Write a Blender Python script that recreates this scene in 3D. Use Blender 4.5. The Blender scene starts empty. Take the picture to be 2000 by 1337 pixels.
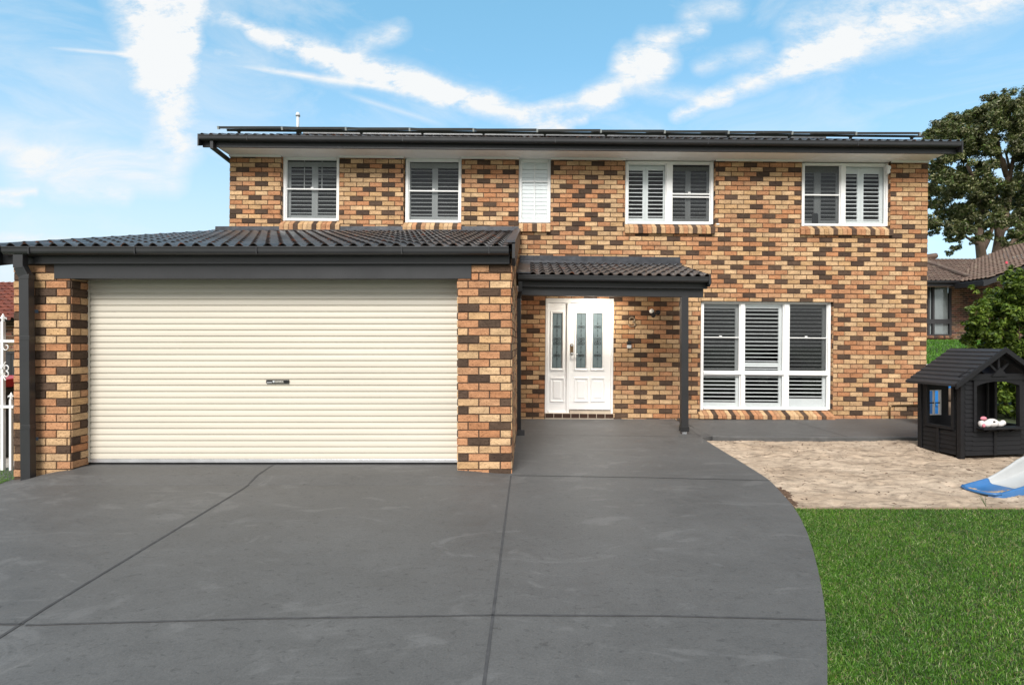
import bpy, math, random
import numpy as np
from mathutils import Vector, noise

random.seed(7)
RNG = np.random.default_rng(7)
scene = bpy.context.scene
COL = scene.collection

# ---------------------------------------------------------------- camera numbers
F, CX, CY, HC = 1045.0, 1031.0, 670.0, 1.39      # focal (px of a 2000 px frame), principal point, eye height
DM, DG, DP = 9.85, 5.9, 8.2                      # distance of main wall, garage front, porch beam


def P(px, py, d):
    return Vector(((px - CX) / F * d, d, HC - (py - CY) / F * d))


TILT, TX, TZ = 0.009, 0.933, 2.427               # the upper house has settled by half a degree


def tilt(v):
    return (v[0] + TILT * (v[2] - TZ), v[1], v[2] - TILT * (v[0] - TX))


def U(px, py, d=DM):                             # photo point -> (x, z) before the tilt
    p = P(px, py, d)
    return (p.x - TILT * (p.z - TZ), p.z + TILT * (p.x - TX))


def lerp(a, b, t):
    return a + (b - a) * t


def sstep(a, b, x):
    t = min(1, max(0, (x - a) / (b - a)))
    return t * t * (3 - 2 * t)


# ---------------------------------------------------------------- objects
WORLD_AT = {}


def link(o, parent=None, at=(0, 0, 0)):
    COL.objects.link(o)
    at = Vector(at)
    WORLD_AT[o.name] = at
    if parent is not None:
        o.parent = parent
        o.location = at - WORLD_AT[parent.name]
    else:
        o.location = at
    return o


def tag(o, label=None, cat=None, group=None, kind=None):
    if label: o['label'] = label
    if cat: o['category'] = cat
    if group: o['group'] = group
    if kind: o['kind'] = kind
    return o


def empty(name, at, parent=None):
    o = bpy.data.objects.new(name, None)
    o.empty_display_size = 0.2
    return link(o, parent, at)


class MB:
    """collects polygons and links them as ONE mesh object"""

    def __init__(self):
        self.v, self.f, self.m, self.c = [], [], [], []

    def poly(self, pts, mi=0, col=None):
        n = len(self.v)
        self.v.extend(tuple(p) for p in pts)
        self.f.append(tuple(range(n, n + len(pts))))
        self.m.append(mi)
        self.c.append(col)

    def faces(self, pts, faces, mi=0, col=None):
        n = len(self.v)
        self.v.extend(tuple(p) for p in pts)
        for f in faces:
            self.f.append(tuple(n + i for i in f))
            self.m.append(mi)
            self.c.append(col)

    def box(self, x0, x1, y0, y1, z0, z1, mi=0, col=None):
        if x0 > x1: x0, x1 = x1, x0
        if y0 > y1: y0, y1 = y1, y0
        if z0 > z1: z0, z1 = z1, z0
        p = [(x0, y0, z0), (x1, y0, z0), (x1, y1, z0), (x0, y1, z0), (x0, y0, z1), (x1, y0, z1), (x1, y1, z1), (x0, y1, z1)]
        self.faces(p, [(0, 1, 5, 4), (1, 2, 6, 5), (2, 3, 7, 6), (3, 0, 4, 7), (4, 5, 6, 7), (3, 2, 1, 0)], mi, col)

    def prism(self, prof, x0, x1, mi=0, col=None, axis='x'):
        """profile [(a,b)] swept from x0 to x1; axis x: (y,z); axis y: (x,z); axis z: (x,y)"""
        n = len(prof)
        if axis == 'x':
            A = [(x0, a, b) for a, b in prof]; B = [(x1, a, b) for a, b in prof]
        elif axis == 'y':
            A = [(a, x0, b) for a, b in prof]; B = [(a, x1, b) for a, b in prof]
        else:
            A = [(a, b, x0) for a, b in prof]; B = [(a, b, x1) for a, b in prof]
        fs = [(i, (i + 1) % n, n + (i + 1) % n, n + i) for i in range(n)]
        fs += [tuple(range(n - 1, -1, -1)), tuple(range(n, 2 * n))]
        self.faces(A + B, fs, mi, col)

    def bar(self, a, b, w, h, up=(0, 0, 1), mi=0, col=None):
        a, b, up = Vector(a), Vector(b), Vector(up)
        d = (b - a).normalized()
        s = d.cross(up).normalized() * (w / 2)
        u = s.cross(d).normalized() * (h / 2)
        p = [a - s - u, a + s - u, a + s + u, a - s + u, b - s - u, b + s - u, b + s + u, b - s + u]
        self.faces(p, [(3, 2, 1, 0), (4, 5, 6, 7), (0, 1, 5, 4), (1, 2, 6, 5), (2, 3, 7, 6), (3, 0, 4, 7)], mi, col)

    def tube(self, pts, r, n=8, mi=0, col=None, closed=False):
        pts = [Vector(p) for p in pts]
        rs = r if isinstance(r, (list, tuple)) else [r] * len(pts)
        rings = []
        ref = Vector((0, 0, 1))
        for i, p in enumerate(pts):
            if closed:
                d = pts[(i + 1) % len(pts)] - pts[i - 1]
            else:
                d = pts[min(i + 1, len(pts) - 1)] - pts[max(i - 1, 0)]
            d.normalize()
            if abs(d.dot(ref)) > .98: ref = Vector((0, 1, 0)) if abs(d.y) < .9 else Vector((1, 0, 0))
            s = d.cross(ref).normalized(); u = s.cross(d)
            rings.append([p + (s * math.cos(2 * math.pi * k / n) + u * math.sin(2 * math.pi * k / n)) * rs[i] for k in range(n)])
            ref = u
        V = [q for rg in rings for q in rg]
        m = len(rings)
        fs = []
        for i in range(m if closed else m - 1):
            j = (i + 1) % m
            for k in range(n):
                fs.append((i * n + k, i * n + (k + 1) % n, j * n + (k + 1) % n, j * n + k))
        if not closed:
            fs.append(tuple(range(n - 1, -1, -1)))
            fs.append(tuple((m - 1) * n + k for k in range(n)))
        self.faces(V, fs, mi, col)

    def ball(self, c, rx, ry=None, rz=None, nu=12, nv=8, mi=0, col=None):
        ry = ry or rx; rz = rz or rx
        V = [(c[0], c[1], c[2] - rz)]
        for j in range(1, nv):
            t = -math.pi / 2 + math.pi * j / nv
            for i in range(nu):
                a = 2 * math.pi * i / nu
                V.append((c[0] + rx * math.cos(t) * math.cos(a), c[1] + ry * math.cos(t) * math.sin(a), c[2] + rz * math.sin(t)))
        V.append((c[0], c[1], c[2] + rz))
        fs = [(0, 1 + (i + 1) % nu, 1 + i) for i in range(nu)]
        for j in range(nv - 2):
            for i in range(nu):
                a, b = 1 + j * nu + i, 1 + j * nu + (i + 1) % nu
                fs.append((a, b, b + nu, a + nu))
        L = len(V) - 1
        fs += [(L, 1 + (nv - 2) * nu + i, 1 + (nv - 2) * nu + (i + 1) % nu) for i in range(nu)]
        self.faces(V, fs, mi, col)

    def ring(self, x0, x1, z0, z1, prof, fill=True, mi=0):
        """rectangular moulding facing -y: prof [(inset, y)]"""
        loops = []
        for ins, y in prof:
            loops.append([(x0 + ins, y, z0 + ins), (x1 - ins, y, z0 + ins), (x1 - ins, y, z1 - ins), (x0 + ins, y, z1 - ins)])
        V = [q for l in loops for q in l]
        fs = []
        for i in range(len(loops) - 1):
            for k in range(4):
                fs.append((i * 4 + k, i * 4 + (k + 1) % 4, i * 4 + 4 + (k + 1) % 4, i * 4 + 4 + k))
        if fill:
            L = (len(loops) - 1) * 4
            fs.append((L, L + 1, L + 2, L + 3))
        self.faces(V, fs, mi)

    def build(self, name, mats, parent=None, T=None, smooth=False, bevel=0, at=None):
        if not isinstance(mats, (list, tuple)): mats = [mats]
        V = [T(p) for p in self.v] if T else self.v
        A = np.array(V, dtype=float)
        c = Vector(at) if at is not None else Vector(((A[:, 0].min() + A[:, 0].max()) / 2, (A[:, 1].min() + A[:, 1].max()) / 2, A[:, 2].min()))
        me = bpy.data.meshes.new(name)
        me.from_pydata([tuple(Vector(p) - c) for p in V], [], self.f)
        for m in mats: me.materials.append(m)
        if len(mats) > 1: me.polygons.foreach_set('material_index', self.m)
        if any(k is not None for k in self.c):
            at_ = me.attributes.new('tone', 'FLOAT_COLOR', 'FACE')
            at_.data.foreach_set('color', [x for k in self.c for x in (*(k or (.5, .5, .5)), 1)])
        if smooth: me.polygons.foreach_set('use_smooth', [True] * len(me.polygons))
        me.update()
        o = bpy.data.objects.new(name, me)
        link(o, parent, c)
        if bevel:
            b = o.modifiers.new('bevel', 'BEVEL'); b.width = bevel; b.segments = 2; b.limit_method = 'ANGLE'
        return o


def np_mesh(name, V, loops_per, idx, mat_, tone=None, parent=None, at=(0, 0, 0)):
    """fast mesh: V (n,3), faces all with loops_per corners"""
    me = bpy.data.meshes.new(name)
    nf = len(idx) // loops_per
    me.vertices.add(len(V)); me.vertices.foreach_set('co', (V - np.array(at)).astype(np.float32).ravel())
    me.loops.add(len(idx)); me.loops.foreach_set('vertex_index', idx.astype(np.int32))
    me.polygons.add(nf); me.polygons.foreach_set('loop_start', np.arange(0, nf * loops_per, loops_per, dtype=np.int32))
    me.update(calc_edges=True)
    me.materials.append(mat_)
    if tone is not None:
        a = me.attributes.new('tone', 'FLOAT_COLOR', 'FACE')
        a.data.foreach_set('color', np.concatenate([tone, np.ones((len(tone), 1))], 1).astype(np.float32).ravel())
    o = bpy.data.objects.new(name, me)
    return link(o, parent, at)


# ---------------------------------------------------------------- materials
class NT:
    def __init__(self, tree): self.t = tree; self.n = tree.nodes; self.l = tree.links

    def new(self, typ, **kw):
        nd = self.n.new(typ)
        for k, v in kw.items(): setattr(nd, k, v)
        return nd

    def set(self, sock, v):
        if hasattr(v, 'is_output') or isinstance(v, bpy.types.NodeSocket): self.l.new(v, sock)
        else: sock.default_value = v

    def math(self, op, a, b=0.0, c=0.0, clamp=False):
        nd = self.new('ShaderNodeMath', operation=op, use_clamp=clamp)
        self.set(nd.inputs[0], a); self.set(nd.inputs[1], b)
        if len(nd.inputs) > 2: self.set(nd.inputs[2], c)
        return nd.outputs[0]

    def vmath(self, op, a, b=(0, 0, 0), scale=None):
        nd = self.new('ShaderNodeVectorMath', operation=op)
        self.set(nd.inputs[0], a)
        if op not in ('LENGTH', 'SCALE', 'NORMALIZE'): self.set(nd.inputs[1], b)
        if scale is not None: self.set(nd.inputs['Scale'], scale)
        return nd.outputs['Value'] if op in ('LENGTH', 'DOT_PRODUCT', 'DISTANCE') else nd.outputs['Vector']

    def noise(self, vec, scale, detail=3, rough=.5, dim='3D', dist=0.0):
        nd = self.new('ShaderNodeTexNoise', noise_dimensions=dim)
        if vec is not None: self.l.new(vec, nd.inputs['Vector'])
        nd.inputs['Scale'].default_value = scale; nd.inputs['Detail'].default_value = detail
        nd.inputs['Roughness'].default_value = rough; nd.inputs['Distortion'].default_value = dist
        return nd.outputs[0]

    def ramp(self, fac, stops):
        nd = self.new('ShaderNodeValToRGB')
        self.set(nd.inputs[0], fac)
        e = nd.color_ramp.elements
        while len(e) < len(stops): e.new(.5)
        for el, (p, c) in zip(e, stops):
            el.position = p
            el.color = (c, c, c, 1) if not isinstance(c, (tuple, list)) else (*c, 1)
        return nd.outputs[0]

    def mix(self, fac, a, b, blend='MIX'):
        nd = self.new('ShaderNodeMix', data_type='RGBA', blend_type=blend)
        self.set(nd.inputs[0], fac)
        self.set(nd.inputs[6], a if not isinstance(a, tuple) else (*a[:3], 1))
        self.set(nd.inputs[7], b if not isinstance(b, tuple) else (*b[:3], 1))
        return nd.outputs[2]

    def mapping(self, vec, scale=(1, 1, 1), rot=(0, 0, 0)):
        nd = self.new('ShaderNodeMapping')
        self.l.new(vec, nd.inputs[0]); nd.inputs['Scale'].default_value = scale; nd.inputs['Rotation'].default_value = rot
        return nd.outputs[0]

    def bump(self, h, strength=.3, dist=.01, normal=None):
        nd = self.new('ShaderNodeBump')
        nd.inputs['Strength'].default_value = strength; nd.inputs['Distance'].default_value = dist
        self.l.new(h, nd.inputs['Height'])
        if normal is not None: self.l.new(normal, nd.inputs['Normal'])
        return nd.outputs[0]


def base_mat(name):
    m = bpy.data.materials.new(name)
    m.use_nodes = True
    t = NT(m.node_tree)
    b = t.n['Principled BSDF']
    return m, t, b


def plain(name, col, rough=.5, metal=0, var=.12, vscale=6, bump=0, bscale=120, spec=.5, coat=0, stretch=(1, 1, 1)):
    m, t, b = base_mat(name)
    co = t.mapping(t.new('ShaderNodeTexCoord').outputs['Object'], stretch)
    n = t.noise(co, vscale, 4, .6)
    k = t.ramp(n, [(.3, 1 - var), (.7, 1 + var)])
    t.l.new(t.mix(1.0, (*col, 1), k, 'MULTIPLY'), b.inputs['Base Color'])
    t.set(b.inputs['Roughness'], t.math('MULTIPLY_ADD', n, .25, rough - .12))
    b.inputs['Metallic'].default_value = metal
    b.inputs['Specular IOR Level'].default_value = spec
    b.inputs['Coat Weight'].default_value = coat
    if bump:
        t.l.new(t.bump(t.noise(co, bscale, 3), bump, .004), b.inputs['Normal'])
    return m


def brick_mat():
    m, t, b = base_mat('brick')
    at = t.new('ShaderNodeAttribute', attribute_name='tone')
    co = t.new('ShaderNodeTexCoord').outputs['Object']
    st = t.mapping(co, (1, 1, 2.4))
    big = t.noise(st, 9, 3, .6)
    fine = t.noise(st, 55, 4, .65, dist=.8)
    pits = t.ramp(fine, [(.36, 0.0), (.45, 1.0)])
    stain = t.ramp(t.noise(co, 1.1, 3), [(.35, .9), (.65, 1.06)])
    c = t.mix(1.0, at.outputs['Color'], t.ramp(big, [(.25, .72), (.75, 1.2)]), 'MULTIPLY')
    c = t.mix(1.0, c, stain, 'MULTIPLY')
    dark = t.mix(1.0, c, (.33, .25, .2), 'MULTIPLY')
    c = t.mix(pits, dark, c)
    t.l.new(c, b.inputs['Base Color'])
    b.inputs['Roughness'].default_value = .85
    b.inputs['Specular IOR Level'].default_value = .25
    h = t.math('ADD', t.math('MULTIPLY', pits, .7), t.math('MULTIPLY', big, .6))
    t.l.new(t.bump(h, .5, .006), b.inputs['Normal'])
    return m


def concrete_mat():
    m, t, b = base_mat('painted_concrete')
    co = t.new('ShaderNodeNewGeometry').outputs['Position']
    blot = t.noise(t.mapping(co, (.6, 1, 1)), 1.3, 5, .6)
    mid = t.noise(t.mapping(co, (.7, 1, 1), (0, 0, .5)), 6, 5, .65, dist=.8)
    fine = t.noise(co, 90, 4, .7)
    scuff = t.ramp(t.noise(t.mapping(co, (.5, 1, 1), (0, 0, -.4)), 2.1, 6, .62, dist=2.2), [(.565, 0.0), (.64, 1.0)])
    c = t.ramp(blot, [(.25, (.078, .0778, .0772)), (.75, (.099, .0988, .098))])
    c = t.mix(1.0, c, t.ramp(mid, [(.28, .89), (.72, 1.10)]), 'MULTIPLY')
    c = t.mix(1.0, c, t.ramp(fine, [(.28, .80), (.7, 1.15)]), 'MULTIPLY')
    fleck = t.ramp(t.noise(t.mapping(co, (.6, 1, 1)), 34, 4, .6, dist=.6), [(.30, .70), (.42, 1.0)])
    c = t.mix(1.0, c, fleck, 'MULTIPLY')
    c = t.mix(t.math('MULTIPLY', scuff, .16), c, (.22, .22, .22))
    t.l.new(c, b.inputs['Base Color'])
    t.set(b.inputs['Roughness'], t.math('MULTIPLY_ADD', mid, .3, .45))
    b.inputs['Specular IOR Level'].default_value = .35
    t.l.new(t.bump(t.math('ADD', fine, t.math('MULTIPLY', mid, 1.2)), .35, .004), b.inputs['Normal'])
    return m


def sand_mat():
    m, t, b = base_mat('sand')
    co = t.new('ShaderNodeNewGeometry').outputs['Position']
    big = t.noise(t.mapping(co, (.7, 1, 1)), 2.2, 5, .6)
    mid = t.noise(t.mapping(co, (.5, 1, 1)), 14, 5, .65)
    grain = t.noise(co, 160, 3, .7)
    c = t.ramp(big, [(.3, (.40, .305, .222)), (.7, (.53, .425, .325))])
    c = t.mix(1.0, c, t.ramp(mid, [(.3, .62), (.6, 1.08)]), 'MULTIPLY')
    damp = t.ramp(t.noise(t.mapping(co, (.45, 1, 1)), 6.5, 6, .68, dist=1.2), [(.36, .60), (.5, 1.0)])
    c = t.mix(1.0, c, damp, 'MULTIPLY')
    c = t.mix(1.0, c, t.ramp(grain, [(.3, .82), (.7, 1.12)]), 'MULTIPLY')
    t.l.new(c, b.inputs['Base Color'])
    b.inputs['Roughness'].default_value = .95
    b.inputs['Specular IOR Level'].default_value = .15
    t.l.new(t.bump(t.math('ADD', t.math('MULTIPLY', mid, 2.0), grain), .6, .01), b.inputs['Normal'])
    return m


def leaf_mat(name, rough=.45, trans=.3, spec=.4):
    m, t, b = base_mat(name)
    at = t.new('ShaderNodeAttribute', attribute_name='tone')
    t.l.new(at.outputs['Color'], b.inputs['Base Color'])
    b.inputs['Roughness'].default_value = rough
    b.inputs['Specular IOR Level'].default_value = spec
    tr = t.new('ShaderNodeBsdfTranslucent')
    t.l.new(t.mix(1.0, at.outputs['Color'], (1.3, 1.4, .6), 'MULTIPLY'), tr.inputs[0])
    mx = t.new('ShaderNodeMixShader'); mx.inputs[0].default_value = trans
    t.l.new(b.outputs[0], mx.inputs[1]); t.l.new(tr.outputs[0], mx.inputs[2])
    t.l.new(mx.outputs[0], t.n['Material Output'].inputs[0])
    return m


def tile_mat(name, c0, c1, worn, amount=.5, rough=.4):
    m, t, b = base_mat(name)
    co = t.new('ShaderNodeTexCoord').outputs['Object']
    n = t.noise(co, 2.6, 5, .65); f = t.noise(co, 24, 4, .7)
    c = t.mix(t.ramp(n, [(.35, 0.0), (.65, 1.0)]), c0, c1)
    c = t.mix(1.0, c, t.ramp(f, [(.3, .75), (.7, 1.2)]), 'MULTIPLY')
    w = t.math('MULTIPLY', t.ramp(t.noise(co, 3.4, 3, .6), [(amount, 0.0), (amount + .1, 1.0)]), t.ramp(f, [(.42, 0.0), (.55, .8)]))
    t.l.new(t.mix(w, c, worn), b.inputs['Base Color'])
    t.set(b.inputs['Roughness'], t.math('MULTIPLY_ADD', f, .3, rough - .15))
    t.l.new(t.bump(f, .25, .004), b.inputs['Normal'])
    return m


def glass_mat(name, tint=(1, 1, 1), gloss=1.0, keep=1.0, rough=.0):
    m = bpy.data.materials.new(name); m.use_nodes = True
    t = NT(m.node_tree); t.n.remove(t.n['Principled BSDF'])
    tr = t.new('ShaderNodeBsdfTransparent'); tr.inputs[0].default_value = (*tint, 1)
    gl = t.new('ShaderNodeBsdfGlossy'); gl.inputs['Roughness'].default_value = rough
    gl.inputs[0].default_value = (.9, .93, .95, 1)
    fr = t.new('ShaderNodeFresnel'); fr.inputs[0].default_value = 1.45
    mx = t.new('ShaderNodeMixShader')
    t.set(mx.inputs[0], t.math('MULTIPLY', fr.outputs[0], gloss))
    t.l.new(tr.outputs[0], mx.inputs[1]); t.l.new(gl.outputs[0], mx.inputs[2])
    t.l.new(mx.outputs[0], t.n['Material Output'].inputs[0])
    return m


def screen_mat(name, keep=.45, col=(.1, .1, .1)):
    m = bpy.data.materials.new(name); m.use_nodes = True
    t = NT(m.node_tree); b = t.n['Principled BSDF']
    co = t.new('ShaderNodeTexCoord').outputs['Object']
    n = t.noise(co, 3, 2)
    t.l.new(t.mix(n, tuple(x * .8 for x in col), tuple(x * 1.2 for x in col)), b.inputs['Base Color'])
    b.inputs['Roughness'].default_value = .8
    tr = t.new('ShaderNodeBsdfTransparent')
    mx = t.new('ShaderNodeMixShader'); mx.inputs[0].default_value = 1 - keep
    t.l.new(tr.outputs[0], mx.inputs[1]); t.l.new(b.outputs[0], mx.inputs[2])
    t.l.new(mx.outputs[0], t.n['Material Output'].inputs[0])
    return m


M = {}
M['brick'] = brick_mat()
M['mortar'] = plain('mortar', (.085, .055, .039), .9, var=.25, vscale=20, bump=.4, spec=.2)
M['trim'] = plain('charcoal_paint', (.017, .0172, .019), .42, var=.12, vscale=2.5, bump=.05)
M['trim2'] = plain('charcoal_steel', (.026, .0265, .029), .36, var=.12, vscale=2, bump=.05)
M['white'] = plain('white_paint', (.80, .80, .79), .38, var=.04, vscale=4, bump=.05)
M['soffit'] = plain('soffit_board', (.84, .83, .82), .6, var=.06, vscale=2)
M['door_white'] = plain('door_enamel', (.86, .85, .84), .3, var=.02, vscale=3, bump=.03)
M['shutter'] = plain('shutter_white', (.86, .87, .87), .4, var=.04)
M['cream'] = plain('cream_steel', (.575, .533, .45), .42, var=.06, vscale=1.2, bump=.03, stretch=(.3, 1, 6))
M['alu'] = plain('aluminium', (.62, .63, .65), .35, metal=.7, var=.08)
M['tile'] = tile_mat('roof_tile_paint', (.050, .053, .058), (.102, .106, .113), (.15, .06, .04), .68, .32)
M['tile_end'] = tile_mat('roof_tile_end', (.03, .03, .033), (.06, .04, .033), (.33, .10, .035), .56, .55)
M['brown_tile'] = tile_mat('brown_roof_tile', (.088, .054, .038), (.15, .095, .068), (.21, .17, .12), .55, .7)
M['red_tile'] = tile_mat('red_roof_tile', (.16, .04, .022), (.27, .075, .04), (.1, .04, .03), .5, .7)
M['lead'] = plain('lead_flashing', (.045, .048, .056), .33, metal=.3, var=.3, vscale=9, bump=.5, bscale=16)
M['glass'] = glass_mat('window_glass', (.93, .95, .95), .8)
M['screen'] = screen_mat('insect_mesh', .62, (.045, .047, .05))
M['screen_dark'] = screen_mat('dense_insect_mesh', .42, (.035, .036, .038))
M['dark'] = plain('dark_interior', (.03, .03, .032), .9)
M['concrete'] = concrete_mat()
M['joint'] = plain('concrete_joint', (.048, .048, .05), .8, var=.3, vscale=14)
M['sand'] = sand_mat()
M['black_wood'] = plain('black_stained_wood', (.009, .009, .0105), .55, spec=.3, var=.25, vscale=7, bump=.25, bscale=40, stretch=(.25, 1, 5))
M['black_roof'] = plain('charcoal_board', (.019, .019, .022), .5, var=.2, vscale=7, bump=.2, bscale=40, stretch=(5, .3, 1))
M['brown_glaze'] = plain('brown_glazed_tile', (.045, .022, .014), .2, var=.25)
M['grout'] = plain('pale_grout', (.5, .42, .33), .85)
M['bronze'] = plain('aged_bronze', (.20, .13, .07), .35, metal=.8, var=.3, vscale=30)
M['numeral'] = plain('weathered_brass', (.27, .20, .13), .4, metal=.2, var=.3, vscale=30)
M['black_plastic'] = plain('black_plastic', (.012, .012, .013), .35)
M['pale_plastic'] = plain('pale_plastic', (.55, .57, .58), .35)
M['lens'] = plain('lamp_lens', (.85, .82, .74), .25)
M['blue'] = plain('blue_plastic', (.03, .125, .31), .42, var=.1, vscale=8)
M['slide_grey'] = plain('pale_grey_plastic', (.40, .41, .41), .38, var=.06, vscale=3)
M['bright_blue'] = plain('bright_blue_plastic', (.008, .14, .42), .35)
M['iron_white'] = plain('white_iron', (.80, .80, .79), .4, var=.05)
M['red_plastic'] = plain('red_plastic', (.45, .02, .02), .4)
M['bin_green'] = plain('dark_bin_plastic', (.018, .02, .02), .5)
M['timber'] = plain('weathered_timber', (.24, .17, .115), .85, var=.3, vscale=8, bump=.4, bscale=50, stretch=(.2, 1, 1))
M['plush'] = plain('white_plush', (.66, .62, .60), .95, var=.08, vscale=30, bump=.5, bscale=200, spec=.1)
M['pink'] = plain('pink_plush', (.62, .22, .27), .9, bump=.4)
M['rock'] = plain('brown_rock', (.12, .085, .06), .9, var=.4, vscale=7, bump=.6, bscale=15)
M['bark'] = plain('gum_bark', (.15, .105, .075), .9, var=.35, vscale=5, bump=.5, bscale=20, stretch=(1, 1, .3))
M['stem'] = plain('shrub_stem', (.10, .07, .045), .9, var=.3)
M['leaf_gum'] = leaf_mat('gum_leaf', .5, .22)
M['leaf_bush'] = leaf_mat('shrub_leaf', .5, .25, .22)
M['blade'] = leaf_mat('grass_blade', .5, .3, .35)
M['petal'] = plain('pink_petal', (.6, .06, .10), .6)
M['soil'] = plain('lawn_soil', (.035, .05, .016), .95, var=.5, vscale=9, bump=.5, bscale=60)
M['far_ground'] = plain('suburban_ground', (.07, .10, .04), .95, var=.35, vscale=.3)
M['pale_concrete'] = plain('pale_concrete', (.48, .44, .39), .85, var=.15, vscale=4)
M['panel_frame'] = plain('anodised_frame', (.07, .07, .072), .4, metal=.3, var=.08)
M['panel_glass'] = plain('solar_cell', (.012, .014, .022), .12, var=.1)
M['frosted'] = plain('frosted_glass', (.14, .185, .20), .22, var=.14, vscale=7)
M['scroll'] = plain('scroll_iron', (.014, .016, .018), .5)
M['blind'] = plain('window_blind', (.36, .37, .37), .8)
M['curtain'] = plain('grey_curtain', (.17, .17, .165), .8, var=.1)
M['debris'] = plain('leaf_litter', (.085, .05, .03), .9, var=.4, vscale=30)

CREAM = [(.545, .36, .20), (.53, .34, .185), (.575, .385, .22), (.505, .315, .16)]
TAN = [(.445, .22, .112), (.47, .24, .124), (.425, .198, .095), (.46, .255, .138)]
DARK = [(.078, .050, .034), (.092, .058, .040), (.07, .044, .031), (.102, .064, .043)]


def brick_tone(rnd, last):
    if last != 2 and rnd.random() < .36: k, c = 2, rnd.choice(DARK)
    elif rnd.random() < .46: k, c = 1, rnd.choice(TAN)
    else: k, c = 0, rnd.choice(CREAM)
    j = rnd.uniform(.9, 1.1)
    return k, tuple(x * j for x in c)


def bricks(mb, u0, u1, v0, v1, place, holes=(), pitch=.2335, course=.0857, seed=1, joint=.0115, tone=brick_tone, phase=0.0, vtop_phase=0):
    """lay single bricks on the plane place(u, v, w); w is out of the wall"""
    rnd = random.Random(seed)
    nrow = int(math.ceil((v1 - v0) / course))
    below, cur = [], []
    for j in range(nrow):
        below, cur = cur, []
        a, b = v0 + j * course, min(v0 + (j + 1) * course, v1)
        if b - a < .02: continue
        last = 0
        off = ((j + vtop_phase) % 2) * .5 * pitch + phase
        i0 = int(math.floor((-off) / pitch)) - 1
        i = i0
        while True:
            p0 = u0 + off + i * pitch
            if p0 >= u1: break
            i += 1
            p1 = p0 + pitch
            if p1 <= u0: continue
            near = any(q0 < p1 - .01 and q1 > p0 + .01 for q0, q1 in below)
            last, col = tone(rnd, 2 if (near and rnd.random() < .86) else last)
            if last == 2: cur.append((p0, p1))
            w = rnd.uniform(.0085, .0125)
            pieces = [(max(p0, u0 - joint / 2), min(p1, u1 + joint / 2), a, b)]
            for h in holes:
                nxt = []
                for (x0, x1, y0, y1) in pieces:
                    hx0, hx1, hy0, hy1 = h
                    if x1 <= hx0 or x0 >= hx1 or y1 <= hy0 or y0 >= hy1:
                        nxt.append((x0, x1, y0, y1)); continue
                    if x0 < hx0: nxt.append((x0, hx0 + joint / 2, y0, y1))
                    if x1 > hx1: nxt.append((hx1 - joint / 2, x1, y0, y1))
                    if y0 < hy0: nxt.append((max(x0, hx0), min(x1, hx1), y0, hy0 + joint / 2))
                    if y1 > hy1: nxt.append((max(x0, hx0), min(x1, hx1), hy1 - joint / 2, y1))
                pieces = nxt
            for (x0, x1, y0, y1) in pieces:
                x0 += joint / 2; x1 -= joint / 2; y0 += joint / 2; y1 -= joint / 2
                if x1 - x0 < .008 or y1 - y0 < .008: continue
                q = .0022
                V = [place(x0, y0, -.004), place(x1, y0, -.004), place(x1, y1, -.004), place(x0, y1, -.004),
                     place(x0 + q, y0 + q, w), place(x1 - q, y0 + q, w), place(x1 - q, y1 - q, w), place(x0 + q, y1 - q, w)]
                mb.faces(V, [(4, 5, 6, 7), (0, 1, 5, 4), (1, 2, 6, 5), (2, 3, 7, 6), (3, 0, 4, 7)], 0, col)


def rect_minus(x0, x1, z0, z1, holes):
    pieces = [(x0, x1, z0, z1)]
    for (hx0, hx1, hz0, hz1) in holes:
        nxt = []
        for (a, b, c, d) in pieces:
            if b <= hx0 or a >= hx1 or d <= hz0 or c >= hz1:
                nxt.append((a, b, c, d)); continue
            if a < hx0: nxt.append((a, hx0, c, d))
            if b > hx1: nxt.append((hx1, b, c, d))
            A, B = max(a, hx0), min(b, hx1)
            if c < hz0: nxt.append((A, B, c, hz0))
            if d > hz1: nxt.append((A, B, hz1, d))
        pieces = nxt
    return pieces
SKY_MUL = (1.0, 1.0, 1.0)
SKY_ADD = (.95, 3.3, 4.3)
HORIZON = (3.2, 3.65, 3.95)
CLOUD = (3.85, 3.95, 4.0)
REAR_FILL = (3.9, 3.8, 3.7)
SKY_STRENGTH, SUN_E, SUN_ANGLE, EXPOSURE = .1, 2.0, 25, 1.27
LAMP = 70.0
CLOUD_K = .85
# ================================================================= the house
house = tag(empty('house', (0.9, DM, 0)), 'two-storey tan and brown brick house with charcoal trim, tiled garage roof and white front door', 'house')
XL, XR, ZT, YB = -5.50, 7.343, 4.783, 17.6


def hole(px0, px1, py0, py1):
    a = U(px0, (py0 + py1) / 2); b = U(px1, (py0 + py1) / 2)
    return (a[0], b[0], U((px0 + px1) / 2, py1)[1], U((px0 + px1) / 2, py0)[1])


H = {1: hole(549.3, 663, 285, 438), 2: hole(788, 901.5, 285, 440), 3: hole(1013, 1075.5, 285, 440),
     4: hole(1220.5, 1397, 285, 445), 5: hole(1565.5, 1739, 285, 449), 6: hole(1367.5, 1627, 588.5, 806),
     7: hole(1064.5, 1198, 582.5, 822)}
holes = list(H.values())
GAR = (XL - .1, -.19, -1, 3.2)                       # the garage roof covers this corner of the front wall

mb = MB()
bricks(mb, XL, XR, -.06, ZT + .01, lambda u, v, w: (u, DM - w, v), holes + [GAR], seed=11)
for (a, b, c, d) in rect_minus(XL, XR, -.3, ZT + .02, holes):
    mb.box(a, b, DM, DM + .11, c, d, 1)
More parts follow.
